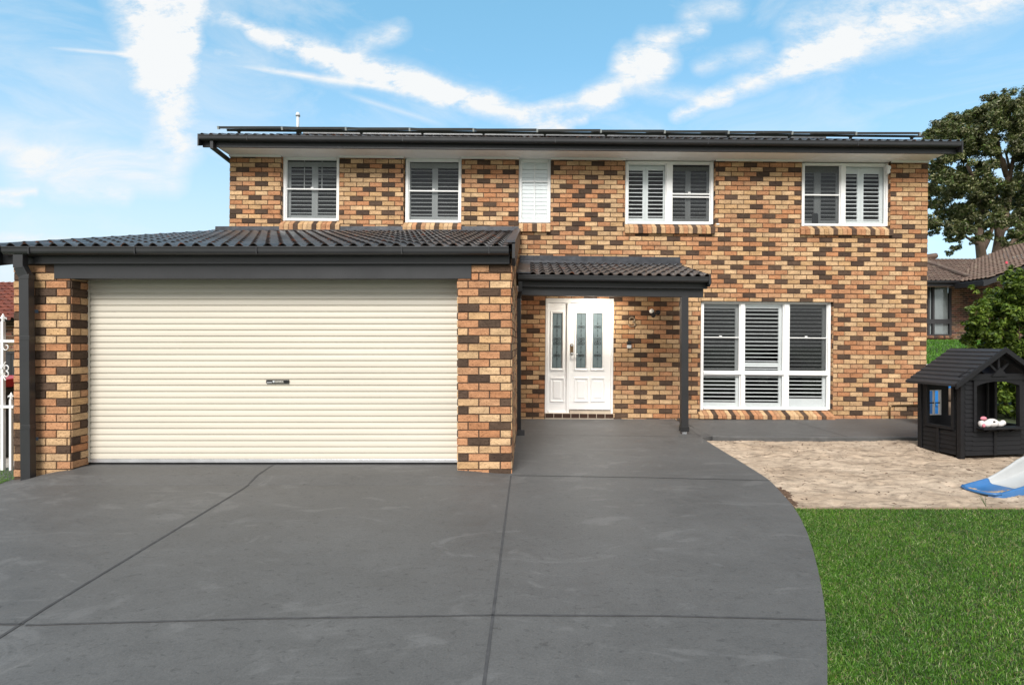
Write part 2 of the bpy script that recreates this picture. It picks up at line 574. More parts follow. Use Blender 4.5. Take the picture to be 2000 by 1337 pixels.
# brick returns into the window reveals
for k in (1, 2, 4, 5, 6):
    h = H[k]
    zb, zt = h[2], min(h[3], ZT)
    bricks(mb, DM, DM + .105, zb, zt, (lambda X: lambda u, v, w: (X + w * .5, u, v))(h[0]), seed=40 + k, phase=.04)
    bricks(mb, DM, DM + .105, zb, zt, (lambda X: lambda u, v, w: (X - w * .5, u, v))(h[1]), seed=50 + k, phase=.04)
mb.build('front_wall', [M['brick'], M['mortar']], house, tilt)

for X, s in ((XL, 1), (XR, -1)):
    mb = MB()
    bricks(mb, DM + .0, YB, -.06, ZT, (lambda X, s: lambda u, v, w: (X - s * w, u, v))(X, s), seed=77 + s)
    mb.box(X, X + s * .11, DM + .112, YB, -.3, ZT + .02, 1)
    # gable triangle above the side wall
    mb.prism([(DM + .12, ZT + .021), (YB, ZT + .021), (13.7, 6.45)], X, X + s * .1, 1)
    mb.build('side_wall', [M['brick'], M['mortar']], house, tilt)
mb = MB()
mb.box(XL + .112, XR - .112, YB - .11, YB, -.3, ZT + .02, 0)
mb.build('rear_wall', [M['mortar']], house, tilt)
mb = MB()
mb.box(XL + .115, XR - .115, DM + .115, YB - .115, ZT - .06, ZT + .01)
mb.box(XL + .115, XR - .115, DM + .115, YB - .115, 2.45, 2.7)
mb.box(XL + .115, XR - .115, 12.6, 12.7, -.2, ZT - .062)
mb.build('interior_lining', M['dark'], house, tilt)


# ---------------------------------------------------------------- tiled roofs
def tiles(name, x0, x1, ye, ze, yt, zt, T=None, roll=.153, course=.33, amp=.027, step=.011, parent=house, seed=3, mats=None, fill=True):
    L = math.hypot(yt - ye, zt - ze); dy, dz = (yt - ye) / L, (zt - ze) / L
    ny, nz = -dz, dy
    nx = max(2, int(round((x1 - x0) / roll))) * 12
    xs = np.linspace(x0, x1, nx + 1)
    tt = ((xs - x0) / roll) % 1.0
    prof = np.where(tt < .62, np.sin(np.pi * np.minimum(tt, .62) / .62) ** .8, 0.0) * amp
    rows = int(math.ceil(L / course))
    rnd = random.Random(seed)
    mb = MB()
    lines = []
    for r in range(rows):
        s0, s1 = r * course, min((r + 1) * course, L)
        jit = [rnd.uniform(-.005, .005) for _ in range(nx // 12 + 2)]
        fr, bk = [], []
        for i, x in enumerate(xs):
            j = jit[i // 12]
            h0 = prof[i] * 1.36 + step; h1 = prof[i] * .9 + .001
            s_ = s0 - .01 + j
            fr.append((x, ye + dy * s_ + ny * h0, ze + dz * s_ + nz * h0))
            bk.append((x, ye + dy * s1 + ny * h1, ze + dz * s1 + nz * h1))
        lines.append((fr, bk))
    for r, (fr, bk) in enumerate(lines):
        n = len(xs)
        mb.faces(fr + bk, [(i, i + 1, n + i + 1, n + i) for i in range(n - 1)], 0)
        low = []
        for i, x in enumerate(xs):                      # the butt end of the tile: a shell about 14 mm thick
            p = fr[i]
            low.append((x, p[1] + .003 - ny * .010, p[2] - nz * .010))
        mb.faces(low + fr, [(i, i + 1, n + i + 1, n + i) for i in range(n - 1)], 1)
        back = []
        for i, x in enumerate(xs):                      # underside in near-black, painted shade for the hollow tile ends
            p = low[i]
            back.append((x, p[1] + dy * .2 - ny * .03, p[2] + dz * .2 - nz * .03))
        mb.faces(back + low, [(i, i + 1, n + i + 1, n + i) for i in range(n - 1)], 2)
    if fill:                                            # sarking under the tiles
        a = (ye + dy * .06 - ny * .02, ze + dz * .06 - nz * .02); b = (yt - ny * .02, zt - nz * .02)
        mb.prism([a, b, (b[0] - ny * .03, b[1] - nz * .03), (a[0] - ny * .03, a[1] - nz * .03)], x0 + .01, x1 - .01, 2)
    return mb.build(name, mats or [M['tile'], M['tile_end'], M['dark']], parent, T, smooth=False)


roof = tiles('main_roof', -5.74, 7.53, 9.33, 4.945, 13.7, 6.64, tilt)
mb = MB()
mb.prism([(13.7, 6.64), (18.04, 4.95), (18.04, 4.90), (13.7, 6.59)], -5.74, 7.53)
mb.build('rear_roof', M['tile'], house, tilt)
mb = MB()
mb.tube([(-5.76, 13.7, 6.66), (7.55, 13.7, 6.66)], .1, 10)
mb.build('ridge_cap', M['tile'], house, tilt)
mb = MB()
mb.tube([(-4.76, 11, 5.5), (-4.76, 11, 6.0)], .03, 10)
mb.tube([(-4.76, 11, 6.0), (-4.76, 11, 6.03), (-4.76, 11, 6.075)], [.045, .045, .028], 10)
mb.build('vent_pipe', M['pale_plastic'], house, tilt, smooth=True)

g_roof = tiles('garage_roof', -5.74, -.17, 5.74, 2.42, 9.84, 3.43, None, seed=5)
PT = .012


def tp(v):
    return (v[0] + PT * (v[2] - 2.2), v[1], v[2] - PT * (v[0] - 1.3))


p_roof = tiles('porch_roof', .03, 2.70, 8.02, 2.405, 9.84, 2.84, tp, seed=9, roll=.145)


def gutter_prof(y, z, h=.08, d=.115):
    """quad gutter, back at y, front lip top z"""
    f = y - d
    return [(y, z - h), (f + .03, z - h), (f + .012, z - h + .012), (f + .004, z - h + .03), (f, z - .014), (f - .006, z - .012), (f - .006, z), (f + .012, z), (f + .012, z - .008),
            (f + .01, z - h + .035), (f + .03, z - h + .008), (y - .004, z - h + .008), (y - .004, z), (y, z)]


# ---------------------------------------------------------------- main eaves
mb = MB(); mb.prism(gutter_prof(9.395, 4.945, .085), -5.735, 7.505)
for x in (-4.9, -2.2, .45, 3.1, 5.7):
    mb.box(x, x + .012, 9.276, 9.30, 4.858, 4.944)
mb.build('gutter', M['trim2'], house, tilt, bevel=.002)
mb = MB(); mb.box(-5.735, 7.505, 9.398, 9.425, 4.772, 4.955)
mb.build('fascia', M['trim'], house, tilt, bevel=.003)
for X in (-5.76, 7.515):
    mb = MB()
    mb.prism([(9.29, 4.965), (13.7, 6.655), (18.02, 4.97), (18.02, 4.76), (13.7, 6.445), (9.29, 4.755)], X, X + .024)
    mb.build('bargeboard', M['trim'], house, tilt)
mb = MB(); mb.box(XL, XR, 9.427, DM + .10, 4.784, 4.80)
for k in (1, 2, 3, 4, 5):
    h = H[k]
    pass
segs = [XL] + [x for k in (1, 2, 3, 4, 5) for x in H[k][:2]] + [XR]
for i in range(0, len(segs), 2):
    mb.box(segs[i] - .003, segs[i + 1] + .003, DM - .04, DM - .012, 4.755, 4.7835)    # quad mould along the wall
for px in (590, 812, 1322, 1577):
    x = U(px, 300)[0]
    mb.box(x, x + .012, 9.43, DM, 4.779, 4.7838)
mb.build('soffit', M['soffit'], house, tilt)
mb = MB()
mb.bar((-5.535, 9.36, 4.86), (-5.535, 9.36, 4.72), .055, .075, (0, 1, 0))
mb.bar((-5.535, 9.335, 4.755), (-5.545, 10.3, 4.67), .055, .065)
mb.bar((-5.545, 10.3, 4.70), (-5.545, 10.3, 3.5), .055, .075, (0, 1, 0))
mb.build('downpipe', M['trim2'], house, tilt, bevel=.004)

# ---------------------------------------------------------------- solar panels
sl = .39
ca, sa = 1 / math.hypot(1, sl), sl / math.hypot(1, sl)


def slab(mb, x0, x1, s0, s1, h0, h1, mi=0):
    """box lying parallel to the main roof: s up the slope from Y 9.62, h above it"""
    def q(x, s, h): return (x, 9.62 + ca * s - sa * h, 5.185 + sa * s + ca * h)
    V = [q(x0, s0, h0), q(x1, s0, h0), q(x1, s1, h0), q(x0, s1, h0), q(x0, s0, h1), q(x1, s0, h1), q(x1, s1, h1), q(x0, s1, h1)]
    mb.faces(V, [(0, 1, 5, 4), (1, 2, 6, 5), (2, 3, 7, 6), (3, 0, 4, 7), (4, 5, 6, 7), (3, 2, 1, 0)], mi)


x0 = U(430, 250, 9.62)[0]; x1 = U(1800, 266, 9.62)[0]
npan = 11; wpan = (x1 - x0) / npan
mb = MB()
slab(mb, 0, wpan - .014, 0, 1.7, 0, .038)
slab(mb, .012, wpan - .026, .012, 1.688, .0385, .0405, 1)
pan = mb.build('solar_panel', [M['panel_frame'], M['panel_glass']], house, None, at=(0, 9.62, 5.185))
pan0 = pan.location.copy()
for i in range(npan):
    o = pan if i == 0 else pan.copy()
    if i: COL.objects.link(o); o.parent = house
    xx = x0 + i * wpan
    o.location = pan0 + Vector((xx, 0, -TILT * (xx - TX)))
mb = MB()
slab(mb, x0 + .05, x1 + .12, .12, .16, -.045, -.003)
slab(mb, x0 + .05, x1 + .12, 1.3, 1.34, -.045, -.003)
n = 12
for i in range(n):
    x = lerp(x0 + .25, x1 - .1, i / (n - 1))
    slab(mb, x, x + .035, .1, .14, -.13, -.046)
    slab(mb, x - .01, x + .045, .09, .15, -.05, -.042)
mb.build('mounting_rail', M['panel_frame'], house, tilt)
mb = MB()
slab(mb, 0, .03, -.006, .03, -.012, .043)
clamp = mb.build('panel_clamp', M['alu'], house, None, at=(0, 9.62, 5.185))
c0 = clamp.location.copy()
for i in range(npan + 1):
    o = clamp if i == 0 else clamp.copy()
    if i: COL.objects.link(o); o.parent = house
    xx = x0 + i * wpan - .022
    o.location = c0 + Vector((xx, 0, -TILT * (xx - TX)))

# ---------------------------------------------------------------- windows
DF, DS0 = 9.93, 9.985


def sill(parent, px0, px1, py_back, py_front, py_bot, dfront=9.79, seed=1, name='sill'):
    xm = (px0 + px1) / 2
    X0, X1 = U(px0, py_front, dfront)[0], U(px1, py_front, dfront)[0]
    zb = U(xm, py_back, DF)[1]; zf = U(xm, py_front, dfront)[1]; zl = U(xm, py_bot, dfront)[1]
    rnd = random.Random(seed)
    n = max(4, int(round((X1 - X0) / .083)))
    w = (X1 - X0) / n
    mb = MB()
    last = 0
    for i in range(n):
        if i % 4 == 3: last, col = 2, rnd.choice(DARK)
        else: last, col = brick_tone(rnd, 2)
        a, b = X0 + i * w + .004, X0 + (i + 1) * w - .004
        jy, jz = rnd.uniform(-.003, .003), rnd.uniform(-.002, .002)
        mb.prism([(dfront + jy, zl + jz), (dfront + jy, zf - .004 + jz), (dfront + .005 + jy, zf + jz), (DF - .021, zb - .004), (DF - .021, zl + .004)], a, b, 0, col)
    mb.prism([(dfront + .012, zl + .006), (dfront + .012, zf - .012), (DF - .022, zb - .014), (DF - .022, zl + .008)], X0 + .006, X1 - .006, 1)
    return mb.build(name, [M['brick'], M['mortar']], parent, tilt)


def shutter(parent, c, name='shutter'):
    """louvred interior shutter: c = px x0,x1,y0,y1, top rail, bottom rail px heights, stile widths, slope, closed"""
    DS = c.get('ds', DS0)
    xm = (c['x0'] + c['x1']) / 2; ym = (c['y0'] + c['y1']) / 2
    X0, X1 = U(c['x0'], ym, DS)[0], U(c['x1'], ym, DS)[0]
    Z1, Z0 = U(xm, c['y0'], DS)[1], U(xm, c['y1'], DS)[1]
    k = DS / F
    tr, br = c.get('tr', 10) * k, c.get('br', 9) * k
    sl_, sr_ = c.get('sl', 5.5) * k, c.get('sr', 5.5) * k
    mb = MB()
    if sl_ > 0: mb.box(X0, X0 + sl_, DS, DS + .028, Z0, Z1)
    if sr_ > 0: mb.box(X1 - sr_, X1 - .003, DS, DS + .028, Z0, Z1)
    a, b = X0 + sl_ + .0005, X1 - max(sr_, .001) - .0005
    mb.box(a, b, DS + .002, DS + .026, Z1 - tr, Z1)
    mb.box(a, b, DS + .002, DS + .026, Z0, Z0 + br)
    for (m0, m1) in c.get('mid', []):
        mb.box(a, b, DS + .002, DS + .026, U(xm, m1, DS)[1], U(xm, m0, DS)[1])
    pit = c.get('pitch', 7.75) * k
    z = Z1 - tr - pit * .55
    skip = [(U(xm, m1, DS)[1], U(xm, m0, DS)[1]) for (m0, m1) in c.get('mid', [])]
    rnd = random.Random(int(c['x0']))
    while z > Z0 + br + .01:
        if not any(q0 - .02 < z < q1 + .02 for q0, q1 in skip):
            g = c.get('slope', .52) + rnd.uniform(-.03, .03)
            if c.get('closed'):
                mb.prism([(DS + .004, z - .036), (DS + .012, z - .036), (DS + .02, z + .036), (DS + .012, z + .036)], a, b)
            else:
                d = .030; t = .0075
                mb.prism([(DS + .014 - d, z - g * d), (DS + .014, z - t), (DS + .014 + d, z + g * d - .001), (DS + .014 + d, z + g * d + .001), (DS + .014, z + t), (DS + .014 - d, z - g * d + .003)], a, b)
        z -= pit
    return mb.build(name, M['shutter'], parent, tilt)


def window(outer, bars_v, bars_h, cells, extra=(), label=None):
    """outer px box; bars_v [(x0,x1,y0,y1)], cells [dict(x0,x1,y0,y1,rail,screen,shutters)]"""
    x0, x1, y0, y1 = outer
    def bx(mb, a, b, c, d, ya, yb, mi=0):
        xm, ym = (a + b) / 2, (c + d) / 2
        mb.box(U(a, ym, DF)[0], U(b, ym, DF)[0], ya, yb, U(xm, d, DF)[1], U(xm, c, DF)[1], mi)
    mb = MB()
    bx(mb, x0, x0 + 5.5, y0, y1, DF - .02, DF + .06)
    bx(mb, x1 - 5, x1, y0, y1, DF - .02, DF + .06)
    bx(mb, x0 + 5.5, x1 - 5, y0, y0 + 4.5, DF - .02, DF + .058)
    bx(mb, x0 + 5.5, x1 - 5, y1 - 4, y1, DF - .02, DF + .058)
    for (a, b, c, d) in bars_v: bx(mb, a, b, c, d, DF - .024, DF + .055)
    for (a, b, c, d) in bars_h: bx(mb, a, b, c, d, DF - .028, DF + .05)
    fr = mb.build('window', M['white'], house, tilt, bevel=.004)
    if label: fr['label'] = label
    for c in cells:
        mb = MB()
        # slim sash inside the frame
        a, b, e, f_ = c['x0'], c['x1'], c['y0'], c['y1']
        s = 1.8
        bx(mb, a, a + s, e, f_, DF + .0, DF + .03); bx(mb, b - s, b, e, f_, DF + .0, DF + .03)
        bx(mb, a + s, b - s, e, e + s, DF + .001, DF + .029); bx(mb, a + s, b - s, f_ - s, f_, DF + .001, DF + .029)
        for r in c.get('rails', []): bx(mb, a + s, b - s, r - c.get('rh', 1.3), r + c.get('rh', 1.3), DF - .006, DF + .026)
        for (m0, m1, m2, m3) in c.get('muntins', []): bx(mb, m0, m1, m2, m3, *((DF + .034, DF + .042) if c.get('screen') else (DF - .004, DF + .010)))
        if c.get('catch'):
            r = c['rails'][0]; bx(mb, c['catch'] - 2.5, c['catch'] + 2.5, r - 3.6, r - 1.4, DF - .014, DF - .004)
        mb.build('sash', M['white'], fr, tilt, bevel=.002)
        mb = MB()
        xm, ym = (a + b) / 2, (e + f_) / 2
        gx0, gx1, gz0, gz1 = U(a + s, ym, DF)[0], U(b - s, ym, DF)[0], U(xm, f_ - s, DF)[1], U(xm, e + s, DF)[1]
        mb.poly([(gx0, DF + .015, gz0), (gx1, DF + .015, gz0), (gx1, DF + .015, gz1), (gx0, DF + .015, gz1)])
        mb.build('pane', M['glass'], fr, tilt)
        if c.get('screen'):
            mb = MB(); mb.poly([(gx0, DF + .032, gz0), (gx1, DF + .032, gz0), (gx1, DF + .032, gz1), (gx0, DF + .032, gz1)])
            mb.build('insect_screen', M[c['screen']], fr, tilt)
        for sh in c['shutters']: shutter(fr, sh)
    return fr


S = lambda x0, x1, y0, y1, **k: dict(x0=x0, x1=x1, y0=y0, y1=y1, **k)
w = window((553.6, 663, 307.3, 431.6), [], [], [S(559, 659, 311, 428, rails=[369.3], screen='screen', catch=610,
    muntins=[(592, 594, 312, 368), (626.5, 628.5, 312, 368), (561, 658, 339.3, 341)],
    shutters=[S(562, 615.3, 311, 428, sl=6, sr=6, tr=15, br=8), S(615.3, 667, 311, 428, sl=5.5, sr=6, tr=15, br=8)])])
sill(w, 545, 663, 432, 437.5, 449.5, seed=21)
w = window((792.3, 901.5, 310.5, 435), [], [], [S(798, 897, 314.5, 431.5, rails=[373], screen='screen', catch=847,
    shutters=[S(798.5, 849.5, 314, 432, sl=4, sr=5.5, tr=15, br=9), S(849.5, 904, 314, 432, sl=5.5, sr=6, tr=15, br=9)])])
sill(w, 786, 901, 435, 441, 451, seed=22)
w = window((1013.2, 1075.4, 312, 435.3), [], [], [S(1018, 1071, 316, 432, rails=[], muntins=[(1043, 1045, 317, 431), (1019.5, 1069.5, 353.6, 355.8)],
    shutters=[S(1016, 1072.5, 316, 433, sl=4, sr=4, tr=15, br=9, closed=True, ds=9.95)])])
sill(w, 1013, 1075.4, 436, 438, 452, seed=23)
w = window((1220.8, 1392.7, 316, 438.3), [(1301, 1312, 320.5, 434.2)], [], [
    S(1226, 1301, 320, 434.5, shutters=[S(1224, 1260.2, 320, 434, sl=1.5, sr=5, tr=13, br=8), S(1260.2, 1301, 320, 434, sl=5.5, sr=6, tr=13, br=8)]),
    S(1312, 1387.5, 320, 434.5, rails=[379, 384.8], screen='screen_dark', catch=1346,
      shutters=[S(1309, 1343.2, 326, 434, sl=2, sr=4.5, tr=8, br=7.5), S(1343.2, 1385, 326, 434, sl=5.5, sr=5, tr=8, br=7.5)])])
sill(w, 1220.8, 1397.5, 438.8, 443.5, 455.5, seed=24)
w = window((1565.2, 1733.5, 319.4, 442), [(1641, 1650, 323.9, 438)], [], [
    S(1567.5, 1641, 322, 438.5, rails=[380.8], screen='screen_dark', 
      shutters=[S(1560, 1601.5, 322, 438.5, sl=4, sr=11, tr=16, br=8), S(1601.5, 1644, 322, 438.5, sl=1.5, sr=11, tr=16, br=8)]),
    S(1650, 1728.5, 323.5, 438.5, rails=[], shutters=[S(1648, 1680.4, 326, 438.5, sl=2, sr=6, tr=13.5, br=8), S(1680.4, 1726, 326, 438.5, sl=6, sr=9, tr=13.5, br=8)])])
sill(w, 1564.5, 1746, 442.5, 447.5, 458.5, seed=25)
case = MB()
a, b = U(1586, 427, 9.97), U(1597.5, 427, 9.97)
case.prism([(a[0], U(1590, 438, 9.97)[1]), (b[0], U(1590, 438, 9.97)[1]), (b[0], U(1590, 419.5, 9.97)[1]), (b[0] - .02, U(1590, 416.5, 9.97)[1]), (a[0] + .02, U(1590, 416.5, 9.97)[1]), (a[0], U(1590, 419, 9.97)[1])], 9.956, 9.982, axis='y')
tag(case.build('speaker', M['black_plastic'], None, tilt, bevel=.004), 'small black box standing inside the upper right window on its frame', 'speaker')

w = window((1368, 1621, 588.6, 799.6), [(1445, 1453.5, 593.1, 725.3), (1530.5, 1540, 593.1, 725.3), (1446, 1453.5, 731.6, 795.6), (1529.5, 1539, 731.6, 795.6)],
           [(1373.5, 1616, 725.4, 731.5)], [
    S(1370.5, 1445, 591.5, 725.5, rails=[658.5], rh=.9, screen='screen', catch=1407, shutters=[S(1366, 1444.5, 593, 727, sl=2, sr=8.5, tr=9, br=3, pitch=7.6, slope=.24)]),
    S(1453.5, 1530.5, 592, 725.5, rails=[], shutters=[S(1450, 1530, 593, 727, sl=2, sr=9.5, tr=9, br=3, pitch=7.6, slope=.24, mid=[(708, 716.5)])]),
    S(1540.5, 1616, 592.5, 725.8, rails=[659.7], rh=.9, screen='screen_dark', catch=1574, shutters=[S(1536, 1617, 593, 727, sl=2, sr=11, tr=9, br=3, pitch=7.6, slope=.24)]),
    S(1370, 1445.5, 731.8, 796, rails=[], shutters=[S(1366, 1445.5, 730, 796, sl=2, sr=9, tr=2, br=11, pitch=7.6, slope=.26)]),
    S(1453.5, 1529.5, 731.8, 796.3, rails=[], shutters=[S(1450, 1530, 730, 796.5, sl=2, sr=9.5, tr=2, br=10.5, pitch=7.6, slope=.26)]),
    S(1539, 1616, 732, 796.8, rails=[], shutters=[S(1534, 1617, 730, 797, sl=2, sr=11, tr=2, br=19, pitch=7.6, slope=.26)])])
sill(w, 1367, 1632, 800.3, 811.5, 818.5, dfront=9.71, seed=26)

# ---------------------------------------------------------------- front door
DD = 9.93
M['lit'] = bpy.data.materials.new('lit_diffuser'); M['lit'].use_nodes = True
_b = M['lit'].node_tree.nodes['Principled BSDF']
_b.inputs['Base Color'].default_value = (.8, .78, .72, 1); _b.inputs['Emission Color'].default_value = (1, .93, .82, 1); _b.inputs['Emission Strength'].default_value = LAMP


def pb(px0, px1, py0, py1, d=DD):
    xm, ym = (px0 + px1) / 2, (py0 + py1) / 2
    return U(px0, ym, d)[0], U(px1, ym, d)[0], U(xm, py1, d)[1], U(xm, py0, d)[1]


mb = MB()
for b in ((1064.8, 1070.5, 583, 806), (1192.5, 1197.7, 583, 806), (1106.5, 1112, 592, 806)):
    a = pb(*b); mb.box(a[0], a[1], DM + .015, DM + .13, a[2], a[3])
a = pb(1070.5, 1192.5, 583, 591.8); mb.box(a[0], a[1], DM + .018, DM + .13, a[2], a[3])
a = pb(1070.5, 1106.5, 802.5, 806); mb.box(a[0], a[1], DM + .02, DM + .125, a[2], a[3])
mb.build('door_frame', M['door_white'], house, tilt, bevel=.004)


def door_leaf(name, x0, x1, y0, y1, cols, d):
    X0, X1, Z0, Z1 = pb(x0, x1, y0, y1)
    hol = []
    for (a, b) in cols:
        hol.append(pb(a - .5, b + .5, 611.5, 718.5))
    mb = MB()
    for (a, b, c, e) in rect_minus(X0, X1, Z0, Z1, hol): mb.box(a, b, d, d + .04, c, e)
    leaf = mb.build(name, M['door_white'], house, tilt)
    for (a, b) in cols:
        q = pb(a - .5, b + .5, 611.5, 718.5)
        m2 = MB()
        m2.ring(q[0] - .035, q[1] + .035, q[2] - .04, q[3] + .035, [(0, d), (.002, d - .014), (.014, d - .016), (.03, d - .004), (.035, d + .012)], fill=False)
        m2.build('glazing_bead', M['door_white'], leaf, tilt)
        m2 = MB(); m2.box(q[0], q[1], d + .014, d + .02, q[2], q[3])
        m2.build('glass_panel', M['frosted'], leaf, tilt)
        # iron scrollwork in front of the glass
        m2 = MB()
        cx, yy = (q[0] + q[1]) / 2, d + .010
        hz = q[3] - q[2]; hw = (q[1] - q[0]) / 2
        bw = .0075
        m2.box(q[0], q[0] + bw, yy - .003, yy + .003, q[2], q[3]); m2.box(q[1] - bw, q[1], yy - .003, yy + .003, q[2], q[3])
        m2.box(q[0] + bw, q[1] - bw, yy - .003, yy + .003, q[2], q[2] + bw); m2.box(q[0] + bw, q[1] - bw, yy - .003, yy + .003, q[3] - bw, q[3])
        m2.box(cx - .0025, cx + .0025, yy - .002, yy + .002, q[2], q[3])
        for fz, big in ((.75, 0), (.49, 1), (.23, 0)):
            z0 = q[2] + hz * fz
            r = hw * (.62 if big else .5)
            for sx in (-1, 1):
                for sz in ((1, -1) if big else (1,)):
                    pts = []
                    for i in range(17):
                        t = i / 16 * 2 * math.pi * 1.05
                        rr = r * (1 - .035 * i) * .55
                        pts.append((cx + sx * (hw * .42) + sx * rr * math.cos(t + math.pi), yy, z0 + sz * (r * .62 if big else 0) + sz * rr * math.sin(t)))
                    m2.tube(pts, .0048, 5)
            for dz in ((-1.45, 1.45) if not big else (-1.9, 1.9)):
                m2.prism([(cx - .012, z0 + dz * r), (cx, z0 + dz * r - .016), (cx + .012, z0 + dz * r), (cx, z0 + dz * r + .016)], yy - .004, yy + .002, axis='y')
            s = .021 if big else .017
            m2.prism([(cx - s, z0), (cx, z0 - s), (cx + s, z0), (cx, z0 + s)], yy - .0045, yy + .002, axis='y')
        m2.build('scrollwork', M['scroll'], leaf, tilt)
        e = pb(a - 5, b + 5, 736.5, 784)
        m2 = MB()
        m2.ring(e[0], e[1], e[2], e[3], [(0, d), (.003, d - .014), (.016, d - .016), (.03, d + .002), (.05, d + .002), (.075, d - .009)])
        m2.build('raised_panel', M['door_white'], leaf, tilt)
    return leaf


door_leaf('sidelight', 1070.6, 1106.4, 592, 802.4, [(1079, 1097)], DM + .05)
leaf = door_leaf('front_door', 1112.2, 1192.3, 592, 799, [(1125.8, 1144), (1158, 1176)], DM + .065)
q = pb(1113.2, 1119.8, 670.5, 693.5); d = DM + .065
m2 = MB()
cx = (q[0] + q[1]) / 2; r = (q[1] - q[0]) / 2
prof = [(cx + r * math.cos(t), q[3] - r + r * math.sin(t)) for t in np.linspace(0, math.pi, 8)] + [(cx + r * math.cos(t), q[2] + r + r * math.sin(t)) for t in np.linspace(math.pi, 2 * math.pi, 8)]
m2.prism(prof, d - .008, d - .0005, axis='y')
m2.build('handle_plate', M['bronze'], leaf, tilt, bevel=.002)
m2 = MB()
m2.tube([(cx, d - .008, q[2] + r), (cx, d - .05, q[2] + r), (cx + .012, d - .056, q[2] + r), (cx + .105, d - .055, q[2] + r - .008)], [.011, .011, .011, .007], 10)
m2.tube([(cx, d - .0085, q[2] + r), (cx, d - .016, q[2] + r)], .024, 14)
m2.build('door_handle', M['alu'], leaf, tilt, smooth=False)
m2 = MB(); m2.tube([(cx, d - .0085, q[3] - r), (cx, d - .026, q[3] - r)], [.022, .019], 14)
m2.build('door_lock', M['alu'], leaf, tilt)
# tiled threshold
mb = MB()
T0 = pb(1064.8, 1198, 803, 816, DM - .01)
n = 8; wd = (T0[1] - T0[0]) / n
mb.box(T0[0], T0[1], DM - .03, DM + .1, -.05, T0[3] - .035, 1)
for i in range(n):
    mb.box(T0[0] + i * wd + .005, T0[0] + (i + 1) * wd - .005, DM - .036, DM - .029, .02, T0[3] - .04, 0)
D0 = pb(1112.5, 1192, 799.2, 806, DM + .04)
n = 5; wd = (D0[1] - D0[0]) / n
mb.box(D0[0], D0[1], DM - .012, DM + .1, T0[3] - .0345, D0[3] - .008, 1)
for i in range(n):
    mb.box(D0[0] + i * wd + .005, D0[0] + (i + 1) * wd - .005, DM - .02, DM + .06, D0[3] - .007, D0[3])
mb.build('doorstep', [M['brown_glaze'], M['grout']], house, tilt)

# house number, sensor lamp, doorbell, pipe
q = pb(1226.5, 1241.5, 619, 638.5, DM - .01)
mb = MB()
cx, zt_, zb_ = (q[0] + q[1]) / 2, q[3], q[2]
hh = zt_ - zb_; rw = (q[1] - q[0]) / 2 - .01
pts = []
r1 = hh * .235; r2 = hh * .265
c1 = zt_ - r1; c2 = zb_ + r2
for t in np.linspace(165, -80, 14): pts.append((cx + rw * .85 * math.cos(math.radians(t)), DM - .018, c1 - .004 + (r1 - .006) * math.sin(math.radians(t))))
for t in np.linspace(78, -165, 16): pts.append((cx + rw * math.cos(math.radians(t)), DM - .018, c2 + .004 + (r2 - .006) * math.sin(math.radians(t))))
mb.tube(pts, [.011 + .003 * math.sin(i / 29 * math.pi * 4) ** 2 for i in range(30)], 8)
mb.ball((pts[0][0] + .008, DM - .018, pts[0][2] - .004), .015); mb.ball((pts[-1][0] + .008, DM - .018, pts[-1][2] + .004), .017)
mb.build('house_number', M['numeral'], house, tilt, smooth=True)

lampc = U(1276, 612, DM - .05)
lamp = MB()
lx, lz = lampc
lamp.tube([(lx + .09, DM - .008, lz + .02), (lx + .09, DM - .03, lz + .02)], .045, 16)
lamp.tube([(lx + .09, DM - .03, lz + .02), (lx + .06, DM - .08, lz + .015), (lx + .0, DM - .1, lz - .02)], .02, 10)
lamp.ball((lx - .01, DM - .1, lz - .035), .042, .042, .045)
lamp.tube([(lx - .01, DM - .1, lz - .02), (lx - .05, DM - .15, lz + .03)], [.03, .046], 14)
lo = lamp.build('sensor_light', M['black_plastic'], house, tilt, smooth=True)
m2 = MB(); m2.ball((lx - .054, DM - .157, lz + .035), .044, .03, .044)
m2.build('lamp_lens', M['lens'], lo, tilt, smooth=True)
q = pb(1224.8, 1233, 666, 679.6, DM - .03)
m2 = MB(); m2.box(q[0], q[1], DM - .035, DM - .009, (q[2] + q[3]) / 2 - .006, q[3])
bell = m2.build('doorbell', M['black_plastic'], house, tilt, bevel=.004)
m2 = MB(); m2.box(q[0], q[1], DM - .036, DM - .009, q[2], (q[2] + q[3]) / 2 - .007)
m2.build('bell_button_plate', M['pale_plastic'], bell, tilt, bevel=.004)
m2 = MB()
p0, p1 = U(1738, 791, DM - .03), U(1812, 790, DM - .03)
m2.tube([(p0[0], DM - .03, .05), (p0[0], DM - .03, p0[1] - .03), (p0[0] + .03, DM - .03, p0[1]), (p1[0], DM - .03, p1[1])], .014, 8)
m2.build('water_pipe', M['bronze'], house, tilt, smooth=True)
m2 = MB()
q = pb(1733.5, 1739, 322, 340, DM - .02)
m2.prism([(q[0], q[3]), (q[1] + .01, q[3] - .02), (q[1] + .015, q[3] - .06), (q[1] - .005, q[3] - .09), (q[1] + .005, q[2] + .03), (q[0] + .01, q[2]), (q[0], q[2] + .02)], DM - .02, DM + .03, axis='y')
m2.build('torn_trim', M['white'], house, tilt)
m2 = MB()
q = pb(1399, 1405, 436.5, 438.5, DM - .02); m2.box(q[0], q[1], DM - .02, DM - .008, q[2], q[3])
m2.build('cable_clip', M['white'], house, tilt)

